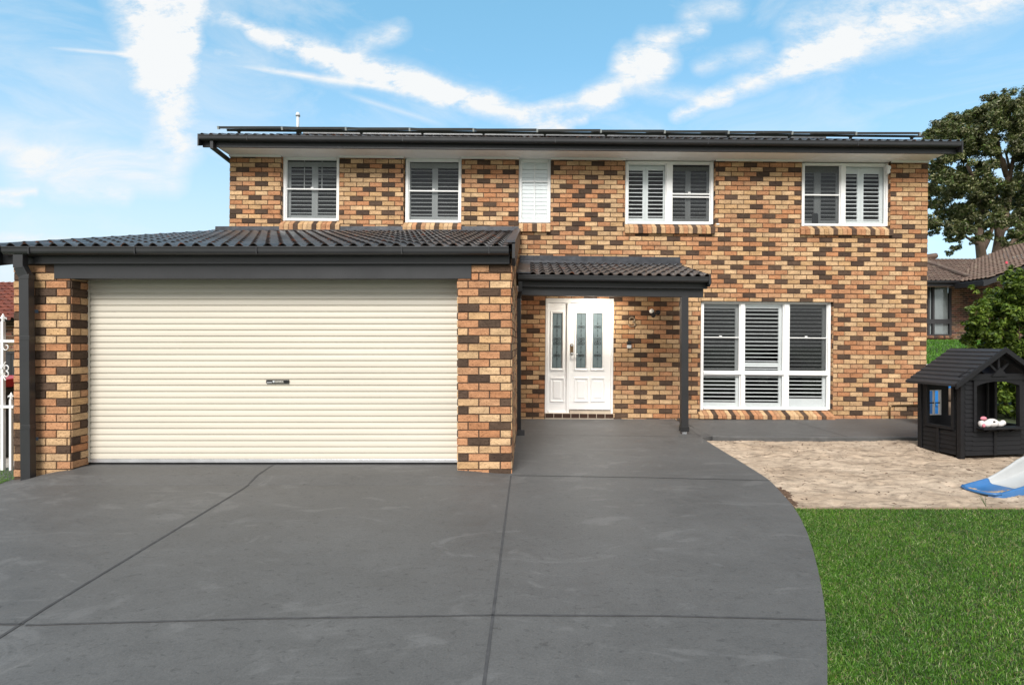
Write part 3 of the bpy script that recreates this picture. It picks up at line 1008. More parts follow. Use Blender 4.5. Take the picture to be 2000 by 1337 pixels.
# ================================================================= garage
GL, GR = -5.662, -.186
GPL, GPR = -5.04, -.771
ZG = 2.268
mb = MB()
bricks(mb, GL, GPL, -.17, ZG, lambda u, v, w: (u, DG - w, v), [(-5.212, GPL + 1, 2.096, 9)], pitch=.236, course=.0865, seed=31)
bricks(mb, GPR, GR, -.17, ZG, lambda u, v, w: (u, DG - w, v), [(-9, -.621, 2.096, 9)], pitch=.236, course=.0865, seed=32, phase=-.005)
bricks(mb, DG, DG + .236, -.17, ZG, lambda u, v, w: (GPL + w, u, v), pitch=.236, course=.0865, seed=33)
bricks(mb, DG, DG + .236, -.17, ZG, lambda u, v, w: (GPR - w, u, v), pitch=.236, course=.0865, seed=34)
steps = [(DG + i * .12, DG + (i + 1) * .12, 2.40 + .246 * (i * .12), 9) for i in range(34)]
bricks(mb, DG, DM, -.17, 3.4, lambda u, v, w: (GR + w, u, v), steps, pitch=.236, course=.0865, seed=35)
bricks(mb, DG, DM, -.17, 3.4, lambda u, v, w: (GL - w, u, v), steps, pitch=.236, course=.0865, seed=36)
for (a, b) in ((GL, GPL), (GPR, GR)):
    mb.box(a, b, DG, DG + .234, -.4, 2.095, 1)
    mb.box(a if a == GL else -.62, b if b == GR else -5.213, DG, DG + .234, 2.0955, ZG, 1)
for (a, b) in ((GL, GL + .1), (GR - .1, GR)):
    mb.prism([(DG + .2345, -.4), (DM - .002, -.4), (DM - .002, 3.33), (DG + .2345, 2.44)], a, b, 1)
mb.build('garage_wall', [M['brick'], M['mortar']], house)
mb = MB(); mb.box(-5.211, -.622, DG - .018, DG + .12, 2.098, 2.262)
mb.build('header_beam', M['trim2'], house, bevel=.004)
mb = MB(); mb.box(-5.40, -.20, 5.842, 5.872, 2.255, 2.44)
mb.build('fascia', M['trim2'], house, bevel=.003)
mb = MB(); mb.prism(gutter_prof(5.84, 2.423, .083, .13), -5.625, -.205)
for x in (-5.33, -4.2, -2.9, -1.35, -.42): mb.box(x, x + .01, 5.700, 5.72, 2.342, 2.4225)
mb.build('gutter', M['trim2'], house, bevel=.002)
for X in (-5.80, -.168):
    mb = MB()
    mb.prism([(5.72, 2.452), (9.835, 3.462), (9.835, 3.22), (5.80, 2.225), (5.72, 2.30)], X, X + .03)
    mb.build('bargeboard', M['trim'], house)
mb = MB()                                              # boxed eave return on the left
mb.box(-5.775, -5.402, 5.88, 5.898, 2.262, 2.43)
mb.build('eave_return', M['trim'], house)
mb = MB()
mb.prism([(9.70, 3.425), (9.836, 3.458), (9.836, 3.535), (9.824, 3.535), (9.82, 3.475), (9.70, 3.445)], -5.74, -.14)
mb.prism([(5.735, 2.47), (9.80, 3.471), (9.80, 3.492), (5.735, 2.492)], -.235, -.135)
mb.build('flashing', M['lead'], house, None)

# downpipe of the garage
mb = MB()
mb.bar((-5.47, 5.77, 2.345), (-5.47, 5.77, 2.20), .105, .07, (0, 1, 0))
mb.bar((-5.47, 5.77, 2.215), (-5.425, 5.79, 2.10), .105, .07, (0, 1, 0))
mb.bar((-5.425, 5.79, 2.115), (-5.405, 5.79, -.12), .105, .075, (0, 1, 0))
for z in (2.08, 1.42, .46): mb.bar((-5.42 + (2 - z) * .008, 5.79, z), (-5.42 + (2 - z) * .008, 5.79, z + .05), .108, .078, (0, 1, 0))
mb.build('downpipe', M['trim2'], house, bevel=.004)
M['bracket'] = plain('blue_grey_metal', (.10, .14, .21), .5)
for z in (1.74, .34):
    mb = MB(); mb.box(-5.43, -5.385, DG - .017, DG - .012, z - .018, z + .018)
    mb.build('pipe_bracket', M['bracket'], house, bevel=.002)

# roller door
mb = MB()
dz0, dz1, DR = .062, 2.25, 6.15
pit = .0705
prof = []
k = 0
z = dz0
pts = [(0.0, .0), (.04, .009), (.12, .0115), (.5, .0105), (.74, .0075), (.79, .0035), (.86, .0045), (.90, .0045), (.95, .0)]
outline = []
while z < dz1:
    for t, y in pts:
        outline.append((DR - y, z + t * pit))
    z += pit
A = [(-5.17, y, zz) for y, zz in outline]; B = [(-.74, y, zz) for y, zz in outline]
n = len(outline)
mb.faces(A + B, [(i, n + i, n + i + 1, i + 1) for i in range(n - 1)])
mb.box(-5.17, -.74, DR + .002, DR + .02, dz0, dz1)
gd = mb.build('garage_door', M['cream'], house)
mb = MB(); mb.box(-5.17, -.74, DR - .014, DR + .018, .022, .061)
mb.build('bottom_rail', M['alu'], gd, bevel=.003)
for xa, xb in ((-5.055, -5.02), (-.80, -.765)):
    mb = MB(); mb.box(xa, xb, DR - .03, DR - .016, .03, 2.2)
    mb.build('guide_track', M['cream'], gd)
hx0, hx1 = (522 - CX) / F * DR, (566 - CX) / F * DR
hz1, hz0 = HC - (741 - CY) / F * DR, HC - (748 - CY) / F * DR
mb = MB(); mb.box(hx0, hx1, DR - .03, DR - .012, hz0, hz1)
hd = mb.build('door_handle', M['black_plastic'], gd, bevel=.003)
mb = MB()
mb.box(hx0 + .012, hx0 + .07, DR - .035, DR - .031, hz0 + .008, hz0 + .016)
mb.build('handle_grip', M['pale_plastic'], hd)
mb = MB()
mb.tube([(hx0 + .088, DR - .0305, (hz0 + hz1) / 2), (hx0 + .088, DR - .033, (hz0 + hz1) / 2)], .012, 14)
mb.build('emblem', M['pale_plastic'], hd)
cu = bpy.data.curves.new('lettering', 'FONT'); cu.body = 'GLIDEROL'; cu.size = .030; cu.align_x = 'LEFT'; cu.extrude = .0012
tmp = bpy.data.objects.new('lettering', cu); COL.objects.link(tmp)
dg = bpy.context.evaluated_depsgraph_get()
me = bpy.data.meshes.new_from_object(tmp.evaluated_get(dg))
bpy.data.objects.remove(tmp)
wd = max(v.co.x for v in me.vertices)
for v in me.vertices:
    x, y, zz = v.co
    v.co = (x / wd * .10, -zz, y)
me.materials.clear(); me.materials.append(M['lens'])
lt = bpy.data.objects.new('lettering', me)
link(lt, hd, (hx0 + .103, DR - .032, (hz0 + hz1) / 2 - .0105))

# ================================================================= porch
mb = MB(); mb.box(-.10, 2.69, DP, DP + .1, 2.11, 2.236)
mb.build('porch_beam', M['trim'], house, tp, bevel=.004)
mb = MB(); mb.box(-.12, 2.73, 8.14, 8.168, 2.232, 2.42)
mb.build('fascia', M['trim'], house, tp, bevel=.003)
mb = MB(); mb.prism(gutter_prof(8.138, 2.40, .083, .125), -.155, 2.715)
mb.build('gutter', M['trim2'], house, tp, bevel=.002)
mb = MB(); mb.prism([(8.0, 2.43), (9.835, 2.868), (9.835, 2.70), (8.06, 2.255), (8.0, 2.29)], 2.708, 2.738)
mb.build('bargeboard', M['trim'], house, tp)
mb = MB()
mb.prism([(9.72, 2.83), (9.836, 2.87), (9.836, 2.985), (9.822, 2.985), (9.82, 2.89), (9.72, 2.85)], -.16, 2.79)
mb.prism([(8.015, 2.42), (9.75, 2.83), (9.75, 2.85), (8.015, 2.44)], -.175, .035)
mb.build('flashing', M['lead'], house, tp)
mb = MB(); mb.box(-.18, 2.66, DP + .102, DM - .012, 2.275, 2.29)
mb.build('porch_ceiling', M['soffit'], house)
mb = MB(); mb.tube([(1.22, 9.30, 2.274), (1.22, 9.30, 2.25)], .15, 28)
pl = mb.build('porch_light', M['white'], house)
mb = MB(); mb.tube([(1.22, 9.30, 2.2495), (1.22, 9.30, 2.232), (1.22, 9.30, 2.225)], [.135, .13, .10], 28)
mb.build('diffuser', M['lit'], pl)
mb = MB(); mb.box(2.355, 2.463, DP, DP + .105, .055, 2.10)
post = mb.build('porch_post', M['trim'], house, bevel=.004)
mb = MB()
mb.box(2.345, 2.473, DP - .01, DP + .115, .035, .115)
mb.build('post_shoe', M['black_plastic'], post, bevel=.004)
mb = MB(); mb.box(2.375, 2.443, DP + .02, DP + .085, -.03, .034)
mb.build('post_stub', M['alu'], post)
mb = MB()
mb.bar((-.115, 8.08, 2.32), (-.115, 8.08, 2.17), .06, .06, (0, 1, 0))
mb.bar((-.115, 8.08, 2.18), (-.135, 8.15, 2.08), .06, .06, (0, 1, 0))
mb.bar((-.135, 8.15, 2.09), (-.135, 8.15, .06), .06, .06, (0, 1, 0))
mb.bar((-.105, 8.13, .075), (-.105, 8.11, -.03), .11, .09, (0, 1, 0))
mb.build('downpipe', M['trim'], house, bevel=.004)
# ================================================================= ground
def zg(x, d):
    """height of the concrete"""
    w = 0.0 if d >= 8 else (-.045 * (8 - d) / 2.1 if d > 5.9 else -.045 - .04 * (5.9 - d))
    g = .0 if d >= 6.0 else (-.012 * (6.0 - d) / .3 if d > 5.7 else lerp(-.012, -.053, min(1, (5.7 - d) / .2)) - .04 * max(0, 5.5 - d) * 1.0)
    if d < 5.5: g = -.045 - .04 * (5.9 - d)
    k = sstep(-.85, -.2, x)
    z = lerp(g, w, k)
    z -= .115 * sstep(-5.0, -5.75, x) * sstep(9, 6.2, d) * (1 if d > 4 else max(0, (d - 1) / 3))
    return z


def hit(px, py):
    """photo point -> point on the concrete"""
    d = 6.0
    for _ in range(60):
        x = (px - CX) / F * d
        d = .5 * d + .5 * (HC - zg(x, d)) * F / (py - CY)
    x = (px - CX) / F * d
    return Vector((x, d, zg(x, d)))


EDGE = [hit(*p) for p in [(1372, 855), (1395, 870), (1440, 897), (1470, 915.5), (1500, 935), (1513, 947), (1530, 966), (1548, 986), (1563, 1010), (1577, 1040), (1590, 1080), (1600, 1122), (1608, 1165), (1613, 1210), (1616, 1280), (1616, 1337)]]
edge = [(2.78, 8.02)] + [(p.x, p.y) for p in EDGE]
last = edge[-1]
edge += [(last[0] - .02, 1.9), (last[0] - .1, 1.0), (last[0] - .15, -1.0), (last[0] - .15, -6.0)]


def edge_x(d):
    if d >= edge[0][1]: return edge[0][0]
    for (a, b) in zip(edge, edge[1:]):
        if b[1] <= d <= a[1]: return lerp(b[0], a[0], (d - b[1]) / max(1e-6, a[1] - b[1]))
    return edge[-1][0]


def left_x(d):
    p = [(9.86, -5.66), (5.9, -5.70), (5.6, -5.62), (5.0, -5.66), (3, -5.9), (-6, -6.3)]
    for (a, b) in zip(p, p[1:]):
        if b[1] <= d <= a[1]: return lerp(b[0], a[0], (d - b[1]) / (a[1] - b[1]))
    return -6.3


# the driveway: one slab sheet with a real edge
ds = sorted(set([round(p[1], 4) for p in edge] + [float(x) for x in np.arange(-6, 10, .12)] + [float(x) for x in np.arange(5.2, 6.15, .025)] + [9.86]))
ds = [d for d in ds if d <= 9.86]
mb = MB()
rows = []
NXD = 70
for d in ds:
    a, b = left_x(d), edge_x(d) if d < 8.02 else 2.78
    if d > 8.02: b = 2.78 - .05 * (d - 8.02)
    xs_ = [lerp(a, b, i / NXD) for i in range(NXD + 1)]
    rows.append([(x, d, zg(x, d)) for x in xs_])
V = [p for r in rows for p in r]
n = NXD + 1
mb.faces(V, [(j * n + i, j * n + i + 1, (j + 1) * n + i + 1, (j + 1) * n + i) for j in range(len(rows) - 1) for i in range(NXD)])
for col in (0, NXD):
    side = [r[col] for r in rows]
    low = [(x, y, z - .12) for x, y, z in side]
    m = len(side)
    mb.faces(side + low, [(i, i + 1, m + i + 1, m + i) for i in range(m - 1)])
o = mb.build('driveway', M['concrete'], smooth=True); tag(o, kind='structure')
DRIVE = o


def strip(mb, pts, w, lift=.0035, k=45):
    for a, b in zip(pts, pts[1:]):
        a, b = Vector(a), Vector(b)
        dr = (b - a); dr.z = 0; dr.normalize(); s = Vector((-dr.y, dr.x, 0)) * w / 2
        m = max(2, int((b - a).length * k))
        V = []
        for i in range(m + 1):
            p = a.lerp(b, i / m)
            wob = 1 + .12 * noise.noise(p * 5)
            for sg in (-1, 1):
                q = p + s * sg * wob; V.append((q.x, q.y, zg(q.x, q.y) + lift))
        mb.faces(V, [(2 * i, 2 * i + 1, 2 * i + 3, 2 * i + 2) for i in range(m)])


mb = MB()
L1 = [hit(535, 907), hit(470, 957), hit(90, 1186.5), hit(0, 1244)]
L1.append(L1[-1] + (L1[-1] - L1[-2]) * 3)
strip(mb, L1, 0.0195)
a, b = hit(998, 928), hit(945, 1337)
strip(mb, [a, b, b + (b - a) * 1.5], 0.0169)
strip(mb, [hit(1000, 928), hit(1250, 932), hit(1506, 938)], 0.0143)
strip(mb, [hit(-60, 1217), hit(45, 1219)], 0.0156)
strip(mb, [hit(50, 1220.5), hit(500, 1208), hit(948, 1201), hit(1300, 1202.5), hit(1611, 1210)], 0.0143)
strip(mb, [hit(1022, 848.5), hit(1368, 853)], .009)
strip(mb, [hit(1316, 817), hit(1368, 852)], .009)
o = mb.build('control_joint', M['joint'], DRIVE)

# path slab under the big window
mb = MB()
FYP = 7.92
nx = 60
V = []
for i in range(nx + 1):
    x = lerp(2.735, 7.5, i / nx)
    y0 = FYP + .012 * noise.noise(Vector((x * 3, 0, 0)))
    if x < 2.95: y0 = lerp(8.02, FYP, max(0, (x - 2.76) / .19))
    V += [(x, DM + .01, .004), (x, y0 + .012, .003), (x, y0, -.006), (x, y0 + .002, -.075)]
mb.faces(V, [(4 * i + k, 4 * i + k + 1, 4 * i + k + 5, 4 * i + k + 4) for i in range(nx) for k in range(3)])
o = mb.build('footpath', M['concrete'], smooth=False); tag(o, kind='structure')
m2 = MB()
q0, q1 = P(1532, 817, DM - .02), P(1655, 853, FYP + .02)
a, b = Vector((q0.x, DM - .01, .0065)), Vector((q1.x, FYP + .012, .0065))
s = Vector((.005, 0, 0))
m2.poly([a - s, b - s, b + s, a + s])
m2.build('control_joint', M['joint'], o)


# sand pit
_r = random.Random(12)
PRINTS = [(_r.uniform(2.3, 6.4), _r.uniform(4.95, 7.75), _r.uniform(.06, .12)) for _ in range(45)]
def zsand(x, y):
    z = zg(3, y) - .038
    z += .018 * noise.noise(Vector((x * 1.7, y * 2.3, 0))) + .012 * noise.noise(Vector((x * 5, y * 7, 3))) + .010 * abs(noise.noise(Vector((x * 9, y * 14, 9)))) + .007 * noise.noise(Vector((x * 33, y * 35, 4)))
    z += .035 * math.exp(-((x - 5.4) ** 2 / .5 + (y - 7.3) ** 2 / .12)) + .02 * math.exp(-((x - 5.35) ** 2 / .02 + (y - 7.5) ** 2 / .03))
    for (fx, fy, fr) in PRINTS:
        q = ((x - fx) ** 2 + (y - fy) ** 2) / (fr * fr)
        if q < 6: z += -.020 * math.exp(-q * 1.6) + .009 * math.exp(-(math.sqrt(q) - 1.25) ** 2 * 6)
    z -= .022 * sstep(7.8, 7.92, y)
    return z


xs_ = np.linspace(1.7, 9.0, 290); ys_ = np.linspace(4.86, 7.96, 170)
V = np.array([(x, y, zsand(x, y) if x > edge_x(y) - .04 else zg(x, y) - .09) for y in ys_ for x in xs_])
nx = len(xs_)
ii, jj = np.meshgrid(np.arange(nx - 1), np.arange(len(ys_) - 1))
q = (jj * nx + ii).ravel()
idx = np.stack([q, q + 1, q + nx + 1, q + nx], 1).ravel()
o = np_mesh('sand', V, 4, idx, M['sand']); tag(o, kind='structure')
o.data.polygons.foreach_set('use_smooth', [True] * len(o.data.polygons))
rnd = random.Random(5)
mb = MB()
for i in range(800):
    x, y = rnd.uniform(1.9, 6.6), rnd.uniform(4.92, 7.86)
    if x < edge_x(y) + .05: continue
    if i < 90: y = rnd.uniform(7.0, 7.86); 
    r = rnd.uniform(.004, .011) * (1.8 if rnd.random() < .06 else 1)
    z = zsand(x, y)
    a = rnd.uniform(0, 3.14)
    l = r * rnd.uniform(1, 3)
    c, s_ = math.cos(a) * l, math.sin(a) * l
    t = r * .6
    mb.faces([(x - c, y - s_, z), (x + s_ * .4, y - c * .4, z), (x + c, y + s_, z), (x - s_ * .4, y + c * .4, z), (x, y, z + t)], [(0, 1, 4), (1, 2, 4), (2, 3, 4), (3, 0, 4)])
# dark clods where the sand has washed out along the drive edge
for i in range(60):
    t = rnd.random()
    d = lerp(4.95, 5.5, t); x = edge_x(d) + abs(rnd.gauss(.03, .025)) + .01; z = zsand(x, d)
    r = rnd.uniform(.008, .026)
    mb.ball((x, d, z + r * .2), r, r * 1.3, r * .6, 6, 4)
o = mb.build('leaf_litter', M['debris']); tag(o, 'dark scraps of leaf and dirt strewn over the pale sand', 'leaf litter', kind='stuff')
mb = MB()
xe = edge_x(4.85)
mb.box(xe + .012, 9.0, 4.83, 4.858, -.22, zg(3, 4.85) - .008)
o = mb.build('timber_edging', M['timber'], bevel=.003); tag(o, 'thin weathered timber edging board between the sand and the lawn', 'edging')

# lawns
GRASS_Z = lambda x, y: zg(3, y) - .022
mb = MB()
ys2 = [4.828, 4.4, 4, 3.6, 3.2, 2.8, 2.4, 2, 1.5, 1, 0, -2, -6]
V = []
NL = 24
for y in ys2:
    for i in range(NL + 1):
        x = lerp(edge_x(y) - .03, 14, (i / NL) ** 1.5); V.append((x, y, GRASS_Z(x, y) - (.02 if i == 0 else 0)))
n = NL + 1
mb.faces(V, [(j * n + i, (j + 1) * n + i, (j + 1) * n + i + 1, j * n + i + 1) for j in range(len(ys2) - 1) for i in range(NL)])
o = mb.build('lawn', M['soil'], smooth=True); tag(o, kind='structure')


def tone_green(n, kinds):
    """kinds: [(share, (r,g,b))]"""
    pr = np.array([k[0] for k in kinds]); pr = pr / pr.sum()
    pick = RNG.choice(len(kinds), n, p=pr)
    c = np.array([k[1] for k in kinds])[pick]
    return c * RNG.uniform(.72, 1.28, (n, 1))


def blades(name, X, Y, Z, hmin, hmax, wid, label, kinds, lean=.85):
    n = len(X)
    a = RNG.uniform(0, 2 * np.pi, n); h = RNG.uniform(hmin, hmax, n); w = wid * RNG.uniform(.7, 1.3, n)
    ln = np.abs(RNG.normal(0, lean, n)) * h; b = RNG.uniform(0, 2 * np.pi, n)
    ca_, sa_ = np.cos(a) * w, np.sin(a) * w
    dx, dy = np.cos(b) * ln, np.sin(b) * ln
    B = np.stack([X, Y, Z], 1)
    v0 = B + np.stack([-ca_, -sa_, 0 * w], 1); v1 = B + np.stack([ca_, sa_, 0 * w], 1)
    mid = B + np.stack([dx * .35, dy * .35, h * .62], 1)
    v2 = mid + np.stack([ca_ * .7, sa_ * .7, 0 * w], 1); v3 = mid + np.stack([-ca_ * .7, -sa_ * .7, 0 * w], 1)
    v4 = B + np.stack([dx, dy, h * RNG.uniform(.75, 1.0, n)], 1)
    V = np.stack([v0, v1, v2, v3, v4], 1).reshape(-1, 3)
    k = np.arange(n)[:, None] * 5
    tri = np.concatenate([k + [0, 1, 2], k + [0, 2, 3], k + [3, 2, 4]], 1).ravel()
    tg = tone_green(n, kinds)
    patch = np.array([noise.noise(Vector((x * 1.6, y * 1.6, 0))) + .6 * noise.noise(Vector((x * 5, y * 5, 7))) for x, y in zip(X, Y)])
    tg = tg * (1.1 + .2 * patch[:, None] * np.array([1.25, .9, .8]))
    tone = np.repeat(np.clip(tg, .004, .9), 3, 0)
    o = np_mesh(name, V, 3, tri, M['blade'], tone)
    return tag(o, label, 'grass', kind='stuff')


GK = [(4.5, (.078, .190, .016)), (4, (.050, .142, .012)), (2.2, (.135, .25, .035)), (2.2, (.022, .05, .010)), (1.3, (.30, .33, .17)), (.7, (.24, .19, .10))]
n = 250000
Y_ = 1.75 + (4.825 - 1.75) * RNG.random(n) ** .9
X_ = np.array([edge_x(y) for y in Y_]) - .014 + .024 * np.abs(np.sin(Y_ * 23) * np.sin(Y_ * 61 + 1)) + RNG.random(n) ** 1.45 * (np.maximum(.93 * Y_ - np.array([edge_x(y) for y in Y_]), .4) + 1.7)
Z_ = np.array([GRASS_Z(0, y) for y in Y_]) - .004
blades('grass', X_, Y_, Z_, .010, .034, .0018, 'dense green turf filling the front lawn beside the driveway', GK)
mb = MB()
mb.faces([(-7.4, 5.3, -.165), (-5.64, 5.3, -.165), (-5.68, 6.5, -.15), (-7.4, 6.5, -.15)], [(0, 1, 2, 3)])
tag(mb.build('lawn', M['soil']), kind='structure')
n = 16000
Y2 = RNG.uniform(5.5, 6.45, n); X2 = -5.69 - RNG.random(n) ** 1.4 * 1.2
blades('grass', X2, Y2, 0 * X2 - .16, .03, .075, .003, 'small patch of green grass below the white iron gate', [(5, (.10, .21, .025)), (3, (.07, .16, .018)), (1, (.16, .26, .05))])
# a few long blades at the edging
mb = MB()
c = Vector((4.17, 4.87, zg(3, 4.87) - .01))
for (dx, dz, dy) in ((-.08, .13, .02), (-.06, .08, 0), (.015, .11, .03), (.13, .035, -.02), (-.03, .12, .05)):
    a, b = c + Vector((dx * .5, dy * .5, dz * .65)), c + Vector((dx, dy, dz))
    s = Vector((.003, .001, 0))
    mb.faces([c - s, c + s, a + s, a - s, b], [(0, 1, 2, 3), (3, 2, 4)], 0, (.05, .09, .03))
tag(mb.build('grass_tuft', M['blade']), 'sparse tuft of long grass blades in the sand beside the timber edging', 'grass')


# wide ground sheet, rising behind the house on the right
def zfar(x, y):
    return -.32 + 1.75 * sstep(7.0, 8.2, x) * min(1, max(0, (y - 10) / 10.0)) * (1 if x < 60 else 1) - .0


gx = [-300, -120, -60, -30, -15, -9, -6.5, -4, 0, 4, 6.9, 7.2, 7.5, 7.9, 8.3, 10, 14, 20, 30, 60, 120, 300]
gy = [-200, -80, -30, -10, 0, 4, 8, 9, 10, 11, 12, 14, 16, 18, 20, 24, 30, 45, 70, 120, 220, 400]
V = [(x, y, zfar(x, y)) for y in gy for x in gx]
mb = MB(); n = len(gx)
mb.faces(V, [(j * n + i, j * n + i + 1, (j + 1) * n + i + 1, (j + 1) * n + i) for j in range(len(gy) - 1) for i in range(n - 1)])
tag(mb.build('ground', M['far_ground'], smooth=True), kind='structure')


def zback(x, y):                                     # neighbour's sloping lawn
    return -.1 + 1.58 * min(1, max(0, (y - 9.6) / 10.4))


mb = MB()
ys3 = [7.97, 8.6, 9.6, 11, 13, 15, 17, 19, 20.6]
xs3 = [7.52, 8.5, 10, 12, 15, 19, 24, 30]
mb.faces([(x + (0 if x > 7.6 else 0), y, zback(x, y)) for y in ys3 for x in xs3], [(j * 8 + i, j * 8 + i + 1, (j + 1) * 8 + i + 1, (j + 1) * 8 + i) for j in range(8) for i in range(7)])
tag(mb.build('lawn', M['soil'], smooth=True), kind='structure')
n = 42000
Y2 = RNG.uniform(11.5, 20.5, n); X2 = RNG.uniform(7.55, 1, n) if False else 7.6 + RNG.random(n) * (Y2 * .95 - 7.0)
keep = X2 > Y2 * .70
X2, Y2 = X2[keep], Y2[keep]
blades('grass', X2, Y2, np.array([zback(0, y) for y in Y2]) - .01, .04, .10, .012, 'sloping green lawn in front of the brown-roofed house', [(5, (.075, .19, .02)), (3, (.11, .24, .03)), (1.5, (.05, .12, .015))])
mb = MB()
mb.box(7.5, 26, 20.6, 23.0, 1.35, 1.495)
mb.poly([(7.53, 12.0, zback(0, 12) + .02), (11.0, 13.6, zback(0, 13.6) + .03), (12.0, 15.4, zback(0, 15.4) + .03), (7.53, 14.6, zback(0, 14.6) + .03)])
tag(mb.build('footpath', M['pale_concrete']), kind='structure')

# ================================================================= playhouse
PR = math.radians(8.5)
PO = Vector((5.42, 6.70, -.045))


def pt(v):
    x, y, z = v
    return (PO.x + x * math.cos(PR) - y * math.sin(PR), PO.y + x * math.sin(PR) + y * math.cos(PR), PO.z + z)


play = tag(empty('playhouse', PO), 'small black timber playhouse with gabled roof standing in the sand', 'playhouse')
PW, PD_, PH, RZ = 1.04, .58, .985, 1.365
wx0, wx1, wz0, wz1 = .205, .835, .375, .955


def clap(mb, x0, x1, z0, z1, y, out=1, pitch=.058, along='x'):
    """weatherboards: each course is a sloping board"""
    z = z0
    while z < z1 - .005:
        t = min(z + pitch, z1)
        for_prof = [(y, z), (y - out * .014, z), (y - out * .011, z + .004), (y - out * .003, t - .002), (y, t - .002)]
        if along == 'x': mb.prism(for_prof, x0, x1)
        else: mb.prism(for_prof, x0, x1, axis='y')
        z = t


bw_ = M['black_wood']
# front wall
mb = MB()
clap(mb, .055, wx0 - .04, .10, PH, 0); clap(mb, wx1 + .04, PW - .055, .10, PH, 0)
clap(mb, wx0 - .04, .465, .03, wz0 - .05, 0); clap(mb, .505, wx1 + .04, .03, wz0 - .05, 0)
clap(mb, .055, wx0 - .04, .03, .10, 0); clap(mb, wx1 + .04, PW - .055, .03, .10, 0)
mb.box(.05, wx0, .001, .012, .02, PH); mb.box(wx1, PW - .05, .001, .012, .02, PH); mb.box(wx0, wx1, .001, .012, .02, wz0 - .03)
mb.box(.465, .505, -.02, 0, .02, wz0 - .05)
mb.build('front_panel', bw_, play, pt)
# left and right walls
sy0, sy1 = .11, .45
for X, s in ((0, 1), (PW, -1)):
    mb = MB()
    def cl(a, b, c, d): clap(mb, a, b, c, d, X, out=s, along='y')
    cl(.055, sy0 - .035, .03, PH); cl(sy1 + .035, PD_ - .05, .03, PH)
    cl(sy0 - .035, .285, .03, .335); cl(.325, sy1 + .035, .03, .335)
    mb.box(X, X + s * .012, .05, sy0, .02, PH); mb.box(X, X + s * .012, sy1, PD_ - .05, .02, PH); mb.box(X, X + s * .012, sy0, sy1, .02, .36); mb.box(X, X + s * .012, sy0, sy1, .94, PH)
    mb.box(X - s * .02, X, .285, .325, .02, .335)
    mb.build('side_panel', bw_, play, pt)
    mb = MB()
    a, b = (X - s * .024, X + s * .016)
    mb.box(a, b, sy0 - .035, sy0, .335, .95); mb.box(a, b, sy1, sy1 + .035, .335, .95)
    mb.box(a - s * .004, b, sy0, sy1, .335, .372); mb.box(a, b, sy0, sy1, .92, .95)
    mb.build('window_frame', bw_, play, pt)
# back wall with a four-pane window and an open doorway
mb = MB()
bx0, bx1 = .10, .30
for (a, b, c, d) in rect_minus(.02, PW - .02, .02, PH, [(bx0, bx1, .46, .80), (.42, .80, .45, .97)]):
    mb.box(a, b, PD_ - .02, PD_, c, d)
mb.build('back_panel', bw_, play, pt)
mb = MB()
mb.box(bx0, bx0 + .012, PD_ - .024, PD_ + .004, .46, .80); mb.box(bx1 - .016, bx1, PD_ - .026, PD_ + .006, .46, .80)
mb.box(.193, .205, PD_ - .024, PD_ + .004, .46, .80)
mb.box(bx0, bx1, PD_ - .022, PD_ + .002, .46, .472); mb.box(bx0, bx1, PD_ - .022, PD_ + .002, .788, .80)
mb.build('back_window', M['white'], play, pt)
mb = MB(); mb.box(bx0 + .012, bx1 - .016, PD_ - .021, PD_ + .001, .618, .632)
mb.build('glazing_bar', bw_, play, pt)
mb = MB()
mb.box(.03, PW - .03, .03, PD_ - .03, .02, .05)
mb.build('floor', bw_, play, pt)
for (x, y) in ((0, 0), (PW, 0), (0, PD_), (PW, PD_)):
    mb = MB()
    a = -.022 if x == 0 else PW - .036; c = -.022 if y == 0 else PD_ - .036
    mb.box(a, a + .058, c, c + .058, -.03, PH + .0)
    mb.build('corner_post', bw_, play, pt, bevel=.003)
# front opening frame with arched head
mb = MB()
mb.box(wx0 - .04, wx0, -.026, .02, wz0 - .05, PH - .01); mb.box(wx1, wx1 + .04, -.026, .02, wz0 - .05, PH - .01)
mb.box(wx0, wx1, -.024, .018, wz0 - .05, wz0 - .012)
arc = []
for i in range(13):
    t = i / 12; x = lerp(wx0, wx1, t); arc.append((x, wz1 - .055 * (2 * t - 1) ** 2 * 1.0))
mb.prism(arc + [(wx1, PH - .012), (wx0, PH - .012)], -.025, .016, axis='y')
mb.build('window_frame', bw_, play, pt)
mb = MB()
mb.box(wx0 - .01, wx1 + .01, -.13, .03, wz0 - .012, wz0 + .008)
for x in (.34, .52, .70): mb.prism([(-.028, wz0 - .012), (-.11, wz0 - .012), (-.028, wz0 - .06)], x - .012, x + .012)
mb.build('counter_shelf', bw_, play, pt, bevel=.003)
# gable
mb = MB()
cxp = PW / 2
mb.box(-.03, PW + .03, -.035, -.0205, PH - .012, PH + .018)
mb.box(.0, PW, -.03, -.010, PH + .018, PH + .065)
hyp = Vector((cxp, RZ)) - Vector((-.16, .93))
def rafter(x_out, side): mb.prism([(x_out, .93), (cxp, RZ + .0), (cxp, RZ - .075), (x_out + side * .11, .93)], -.035, -.012, axis='y')
mb.bar((cxp, -.022, PH + .066), (cxp, -.022, RZ - .07), .032, .02, (0, 1, 0))
mb.bar((cxp, -.022, PH + .07), (cxp - .155, -.022, PH + .205), .028, .018, (0, 1, 0))
mb.bar((cxp, -.022, PH + .07), (cxp + .155, -.022, PH + .205), .028, .018, (0, 1, 0))
mb.prism([(cxp - .115, PH + .035), (cxp + .115, PH + .035), (cxp, PH + .145)], -.05, -.036, axis='y')
mb.build('gable_truss', bw_, play, pt)
mb = MB()
mb.prism([(-.0, PH), (PW, PH), (cxp, RZ - .06)], PD_ - .02, PD_, axis='y')
mb.build('back_gable', bw_, play, pt)
EX = -.19
